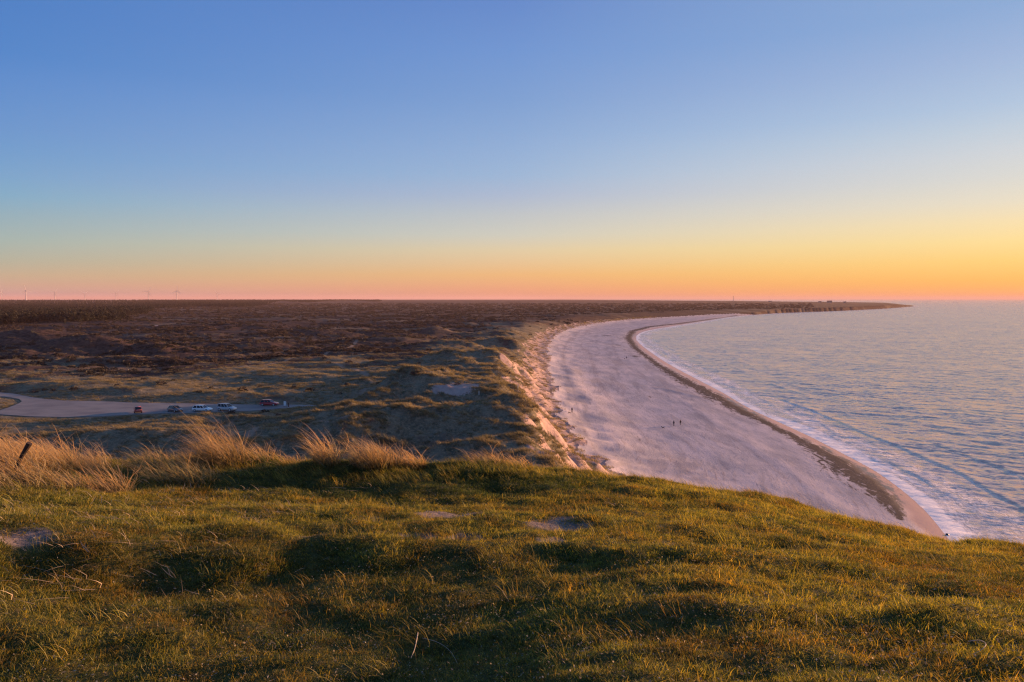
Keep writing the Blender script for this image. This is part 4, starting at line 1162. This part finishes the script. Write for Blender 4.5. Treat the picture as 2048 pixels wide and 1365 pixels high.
    for s_ in (-1, 1):
        for nm, xx, m_, zz_ in (('headlight', hl - .13, MAT_HEAD, belt * .60), ('taillight', -hl + .06, MAT_TAIL, belt * .78)):
            b = bmesh.new(); bmesh.ops.create_cube(b, size=1); bmesh.ops.scale(b, vec=(.14, .30, .14), verts=b.verts)
            bmesh.ops.bevel(b, geom=b.edges[:], offset=.03, segments=1, affect='EDGES')
            bm_obj(nm, b, m_, root, False, (xx, s_ * wa * .70, zz_))
        b = bmesh.new(); bmesh.ops.create_cube(b, size=1); bmesh.ops.scale(b, vec=(.12, .16, .11), verts=b.verts); bmesh.ops.bevel(b, geom=b.edges[:], offset=.03, segments=1, affect='EDGES')
        bm_obj('wing_mirror', b, mat, root, False, (xr1 - .25, s_ * (wa + .06), belt + .05))
    return root
def on_park(u, v): return on_plane(u, v, ZP)
p = on_park(276, 825); make_car(p[0], p[1], math.radians(118), paint('coral_red_paint', (0.50, 0.10, 0.08)), 'hatch', 'small coral red car seen from behind, leftmost in the row')
p = on_park(350, 823.5); make_car(p[0], p[1], math.radians(-38), paint('dark_grey_paint', (0.05, 0.055, 0.065)), 'saloon', 'dark grey car beside the white estate')
p = on_park(405, 823); make_car(p[0], p[1], math.radians(-8), paint('white_paint', (0.78, 0.78, 0.78)), 'estate', 'white low car in the middle of the row')
p = on_park(454, 822); make_car(p[0], p[1], math.radians(-16), paint('silver_paint', (0.42, 0.43, 0.45)), 'suv', 'tall silver car with dark windows, right end of the near row')
p = on_park(539, 811.5); make_car(p[0], p[1], math.radians(-6), paint('deep_red_paint', (0.42, 0.008, 0.02)), 'estate', 'deep red car parked alone at the narrow end')
# information posts beside the red car
MAT_WHITE = plain('white_board', (0.75, 0.74, 0.72), .5, .3)
def box_bm(b, c, s_):
    r_b = bmesh.ops.create_cube(b, size=1); bmesh.ops.scale(b, vec=s_, verts=r_b['verts']); bmesh.ops.translate(b, vec=c, verts=r_b['verts'])
def board(u, v, w, h, tall, mat, name, lab, cat):
    p = on_plane(u, v, ZP); g = max(ZP, float(gz(*p)[0]))
    root = bpy.data.objects.new(name, None); link(root); root.location = (p[0], p[1], g); tag(root, lab, cat)
    for s_ in (-1, 1):
        b = bmesh.new(); box_bm(b, (s_ * w * .42, .03, tall / 2 - .15), (.07, .07, tall + .3)); bm_obj('post', b, MAT_WOOD, root)
    b = bmesh.new(); box_bm(b, (0, -.03, tall - h / 2), (w, .05, h)); bmesh.ops.bevel(b, geom=b.edges[:], offset=.01, segments=1, affect='EDGES'); bm_obj('panel', b, mat, root)
board(570, 814, .6, 1.1, 1.35, MAT_WHITE, 'information_board', 'white upright board at the end of the car park', 'sign')
p = on_plane(577, 814, ZP)
o = mesh_obj('wooden_bollard', tube_mesh('wooden_bollard', [(0, 0, -.2), (0, 0, .95), (0, 0, 1.02)], [.13, .12, .08], MAT_WOOD), loc=(p[0], p[1], max(ZP - .02, float(gz(*p)[0]))))
tag(o, 'dark wooden bollard right of the white board', 'bollard')
for u, v, lab in ((1036, 778, 'white marker post near the edge of the dunes'), (958, 790, 'small pale marker post below the bare sand patch')):
    p = hit_px(u, v, 60)
    b = bmesh.new(); box_bm(b, (0, 0, .4), (.14, .14, 1.1)); bmesh.ops.bevel(b, geom=b.edges[:], offset=.02, segments=1, affect='EDGES')
    o = bm_obj('marker_post', b, MAT_WHITE, None, False, tuple(p)); tag(o, lab, 'post')

# ------------------------------------------------------------------ people and dogs on the beach
MAT_SKIN = plain('skin', (0.45, 0.27, 0.2), .6, .3)
MAT_HAIR = plain('dark_hair', (0.03, 0.02, 0.015), .7, .3)
def skin_mesh(name, verts, edges, radii, mats, mat_of):
    me_ = bpy.data.meshes.new(name); me_.from_pydata(verts, edges, []); ob = bpy.data.objects.new(name, me_); link(ob)
    md = ob.modifiers.new('skin', 'SKIN'); md.use_smooth_shade = True
    for i, r0_ in enumerate(radii):
        sv = me_.skin_vertices[0].data[i]; sv.radius = (r0_, r0_ * .85); sv.use_root = (i == 0)
    sd = ob.modifiers.new('sub', 'SUBSURF'); sd.levels = 1; sd.render_levels = 1
    dg_ = bpy.context.evaluated_depsgraph_get(); m2_ = bpy.data.meshes.new_from_object(ob.evaluated_get(dg_))
    ob.modifiers.clear(); ob.data = m2_
    m2_.materials.clear()
    for m_ in mats: m2_.materials.append(m_)
    for p_ in m2_.polygons: p_.material_index = mat_of(p_.center)
    return ob
def person(u, v, yaw, jacket, trousers, label, stride=.16, group=None):
    g = hit_px(u, v, 60)
    V_ = [(0,0,.95),(0,0,1.15),(0,0,1.38),(0,.0,1.50),(0,.02,1.60),(0,.02,1.72),
          (.10,0,.90),(.11,stride*.45,.50),(.11,stride,.08),(.11,stride+.16,.04),
          (-.10,0,.90),(-.11,-stride*.2,.50),(-.11,-stride-.06,.10),(-.11,-stride+.10,.04),
          (.19,0,1.40),(.25,-.06,1.14),(.25,.04,.90),(.25,.07,.80),
          (-.19,0,1.40),(-.25,.05,1.14),(-.24,.14,.92),(-.24,.17,.83)]
    E_ = [(0,1),(1,2),(2,3),(3,4),(4,5),(0,6),(6,7),(7,8),(8,9),(0,10),(10,11),(11,12),(12,13),(2,14),(14,15),(15,16),(16,17),(2,18),(18,19),(19,20),(20,21)]
    Rr = [.155,.15,.17,.065,.10,.095,.10,.075,.05,.045,.10,.075,.05,.045,.075,.055,.04,.035,.075,.055,.04,.035]
    J = plain('jacket', jacket, .85, .2); T = plain('trousers', trousers, .85, .2)
    def mo(c): return 2 if c[2] > 1.50 else (1 if c[2] < .93 and abs(c[0]) < .2 else (2 if c[2] < .87 else 0))
    ob = skin_mesh('person', V_, E_, Rr, [J, T, MAT_SKIN], mo)
    ob.location = tuple(g); ob.rotation_euler = (0, 0, yaw)
    b = bmesh.new(); bmesh.ops.create_uvsphere(b, u_segments=10, v_segments=6, radius=.118)
    bmesh.ops.scale(b, vec=(.9, 1.0, .95), verts=b.verts)
    for v_ in b.verts:
        if v_.co.y > .05 and v_.co.z < .05: v_.co.y = .05
    bm_obj('hair', b, MAT_HAIR, ob, True, (0, -.01, 1.70))
    tag(ob, label, 'person', group); return ob
def dog(u, v, yaw, col, label, s=1.0, group=None):
    g = hit_px(u, v, 60)
    V_ = [(0,0,.50),(0,.28,.52),(0,-.28,.52),(0,.44,.66),(0,.54,.74),(0,.68,.70),(0,-.42,.60),(0,-.60,.72),
          (.09,.28,.34),(.09,.26,.18),(.09,.29,.03),(-.09,.28,.34),(-.09,.32,.18),(-.09,.36,.03),
          (.09,-.30,.36),(.09,-.40,.20),(.09,-.36,.03),(-.09,-.30,.36),(-.09,-.34,.20),(-.09,-.28,.03)]
    E_ = [(0,1),(0,2),(1,3),(3,4),(4,5),(2,6),(6,7),(1,8),(8,9),(9,10),(1,11),(11,12),(12,13),(2,14),(14,15),(15,16),(2,17),(17,18),(18,19)]
    Rr = [.13,.15,.12,.085,.085,.04,.03,.018,.06,.035,.03,.06,.035,.03,.075,.035,.03,.075,.035,.03]
    ob = skin_mesh('dog', [(a_*s, b_*s, c_*s) for a_, b_, c_ in V_], E_, [r0_*s for r0_ in Rr], [plain('dog_coat', col, .9, .1)], lambda c: 0)
    for s_ in (-1, 1):
        b = bmesh.new(); bmesh.ops.create_cone(b, cap_ends=True, segments=5, radius1=.035 * s, radius2=.008 * s, depth=.1 * s)
        bm_obj('ear', b, ob.data.materials[0], ob, False, (s_ * .055 * s, .52 * s, .84 * s))
    ob.location = tuple(g); ob.rotation_euler = (0, 0, yaw); tag(ob, label, 'dog', group); return ob
person(1144, 826, 2.6, (.03,.02,.025), (.03,.03,.04), 'lone walker in dark clothes near the foot of the dunes', group='people walking on the beach')
dog(1139, 828, 1.9, (.05,.035,.03), 'dark dog beside the lone walker near the dunes', .8, 'dogs on the beach')
person(1347.5, 853, 3.0, (.035,.03,.045), (.03,.03,.04), 'left one of the two walkers in dark clothes mid beach', group='people walking on the beach')
person(1361, 851.5, 2.9, (.03,.025,.035), (.05,.04,.05), 'right one of the two walkers in dark clothes mid beach', .2, group='people walking on the beach')
dog(1326, 858, 1.5, (.03,.02,.02), 'dark dog running left of the two walkers', .9, 'dogs on the beach')
person(1253, 718.5, 3.1, (.03,.02,.03), (.03,.03,.04), 'farthest walker in dark clothes, up the beach by the dark smudges', group='people walking on the beach')
dog(1249.5, 719, 1.2, (.04,.03,.03), 'small dog beside the farthest walker', .8, 'dogs on the beach')
g = hit_px(1894, 1071, 60)
b = bmesh.new(); bmesh.ops.create_icosphere(b, subdivisions=2, radius=.3)
for v_ in b.verts: v_.co *= 1 + .25 * math.sin(v_.co.x * 9 + v_.co.z * 7); v_.co.z *= .7
o = bm_obj('beach_rock', b, plain('dark_wet_rock', (.03,.028,.03), .5, .4), None, False, (g[0], g[1], g[2] + .08)); tag(o, 'dark rock at the edge of the surf', 'rock')

# ------------------------------------------------------------------ far things: wind turbines, mast, building
MAT_TURB = plain('turbine_white', (0.50, 0.45, 0.46), .5, .3)
def turbine(u, hub_v, rotdeg, lab):
    hub = 85.0; d_ = 62.0 * FPX / (598 - hub_v); q = raydir(u, 598); k = d_ / math.hypot(q[0], q[1]); X0, Y0 = q[0] * k, q[1] * k
    root = bpy.data.objects.new('wind_turbine', None); link(root); root.location = (X0, Y0, EYE + 62 - hub); root.rotation_euler = (0, 0, -math.atan2(X0, Y0) + math.radians(15))
    tag(root, lab, 'wind turbine', 'wind turbines on the horizon')
    mesh_obj('tower', tube_mesh('tower', [(0, 0, -20), (0, 0, 40), (0, 0, hub - 1.5)], [3.4, 2.8, 2.0], MAT_TURB, 12), root)
    b = bmesh.new(); box_bm(b, (0, 1.5, 0), (4, 10, 4)); bmesh.ops.bevel(b, geom=b.edges[:], offset=.8, segments=2, affect='EDGES'); bm_obj('nacelle', b, MAT_TURB, root, False, (0, 0, hub))
    b = bmesh.new(); bmesh.ops.create_uvsphere(b, u_segments=10, v_segments=6, radius=2.0); bm_obj('hub', b, MAT_TURB, root, True, (0, -4.6, hub))
    for j in range(3):
        b = bmesh.new(); secs = []
        for rr_, ch, th_ in ((1.5, 2.6, 1.8), (8, 5.0, 1.3), (22, 3.8, .8), (38, 2.4, .5), (43, 1.0, .25)):
            secs.append([(-ch * .35, -th_ / 2, rr_), (ch * .65, -th_ / 4, rr_), (ch * .65, th_ / 4, rr_), (-ch * .35, th_ / 2, rr_)])
        loft(b, secs); bl = bm_obj('blade', b, MAT_TURB, root, False, (0, -4.6, hub)); bl.rotation_euler = (0, math.radians(rotdeg + 120 * j), 0)
for i, (u, hv_, rd_) in enumerate(((3,588,10),(52,584,-12),(110,586.5,35),(170,588.5,55),(232,588,40),(297,585,28),(354,584,3),(435,588.5,80))):
    turbine(u, hv_, rd_, ('wind turbine cut by the left edge of the view', 'second wind turbine from the left, one blade straight up', 'third wind turbine from the left, over the wood',
        'faint fourth wind turbine from the left, lowest of them', 'faint fifth wind turbine from the left', 'sixth wind turbine from the left, blades in a wide V', 'seventh wind turbine from the left, tall with one blade up', 'rightmost wind turbine, standing apart')[i])
def far_at(u, dist):
    q = raydir(u, 598); k = dist / math.hypot(q[0], q[1]); return q[0] * k, q[1] * k
MAT_CONC = plain('pale_render', (0.35, 0.33, 0.31), .8, .2); MAT_ROOF = plain('dark_roof', (0.07, 0.05, 0.045), .8, .2)
fx, fy = far_at(1467, 5200); fz = float(gz(fx, fy)[0])
root = bpy.data.objects.new('lighthouse', None); link(root); root.location = (fx, fy, fz); tag(root, 'thin lighthouse tower rising from the far headland', 'lighthouse')
mesh_obj('tower', tube_mesh('tower', [(0, 0, -3), (0, 0, 15), (0, 0, 32)], [2.2, 1.8, 1.3], MAT_CONC, 12), root)
mesh_obj('gallery', tube_mesh('gallery', [(0, 0, 32.01), (0, 0, 33)], [2.0, 2.0], MAT_ROOF, 12), root)
mesh_obj('lantern', tube_mesh('lantern', [(0, 0, 33.01), (0, 0, 36), (0, 0, 38)], [1.1, 1.1, .3], MAT_ROOF, 10), root)
def house(u, dist, w, d_, h, lab, rh=3.0, n=4):
    fx, fy = far_at(u, dist); fz = float(gz(fx, fy)[0])
    root = bpy.data.objects.new('far_building', None); link(root); root.location = (fx, fy, fz); root.rotation_euler = (0, 0, -.35); tag(root, lab, 'building', 'buildings on the far headland')
    b = bmesh.new(); box_bm(b, (0, 0, h / 2 - 1), (w, d_, h + 2)); bm_obj('wall', b, MAT_CONC, root)
    b = bmesh.new(); e_ = .6
    loft(b, [[(s_ * (w / 2 + e_), -d_ / 2 - e_, h + .01), (s_ * (w / 2 + e_), d_ / 2 + e_, h + .01), (s_ * (w / 2 + e_), 0, h + rh)] for s_ in (-1, 1)]); rf = bm_obj('roof', b, MAT_ROOF, root)
    b = bmesh.new(); box_bm(b, (w * .25, 0, h + rh), (1, 1, 2.4)); bm_obj('chimney', b, MAT_CONC, rf)
    for k in range(n):
        b = bmesh.new(); box_bm(b, (w * (-.38 + .76 * k / max(1, n - 1)), -d_ / 2 - .03, h * .55), (1.6, .12, 1.8)); bm_obj('window', b, MAT_GLASS, root)
house(1659, 4700, 28, 12, 7, 'large dark building standing up on the far headland', 5, 7)
house(1640, 4800, 16, 9, 5, 'small building left of the large one on the headland')
house(1690, 4650, 14, 9, 4.5, 'small building right of the large one on the headland')
house(1540, 5000, 20, 10, 5, 'low building between the lighthouse and the large building')

# ------------------------------------------------------------------ the air
hb = bmesh.new(); bmesh.ops.create_cube(hb, size=1)
me = bpy.data.meshes.new('haze'); hb.to_mesh(me); hb.free()
mh = bpy.data.materials.new('haze_air'); mh.use_nodes = True; mh.node_tree.nodes.clear()
ho = mh.node_tree.nodes.new('ShaderNodeOutputMaterial'); pv_ = mh.node_tree.nodes.new('ShaderNodeVolumePrincipled')
pv_.inputs['Color'].default_value = (0.64, 0.47, 0.48, 1); pv_.inputs['Density'].default_value = 0.000038; pv_.inputs['Anisotropy'].default_value = 0.1
mh.node_tree.links.new(pv_.outputs[0], ho.inputs['Volume'])
me.materials.append(mh)
o = mesh_obj('haze', me, None, (0, 0, 70)); o.scale = (130000, 130000, 160)
tag(o, kind='stuff')
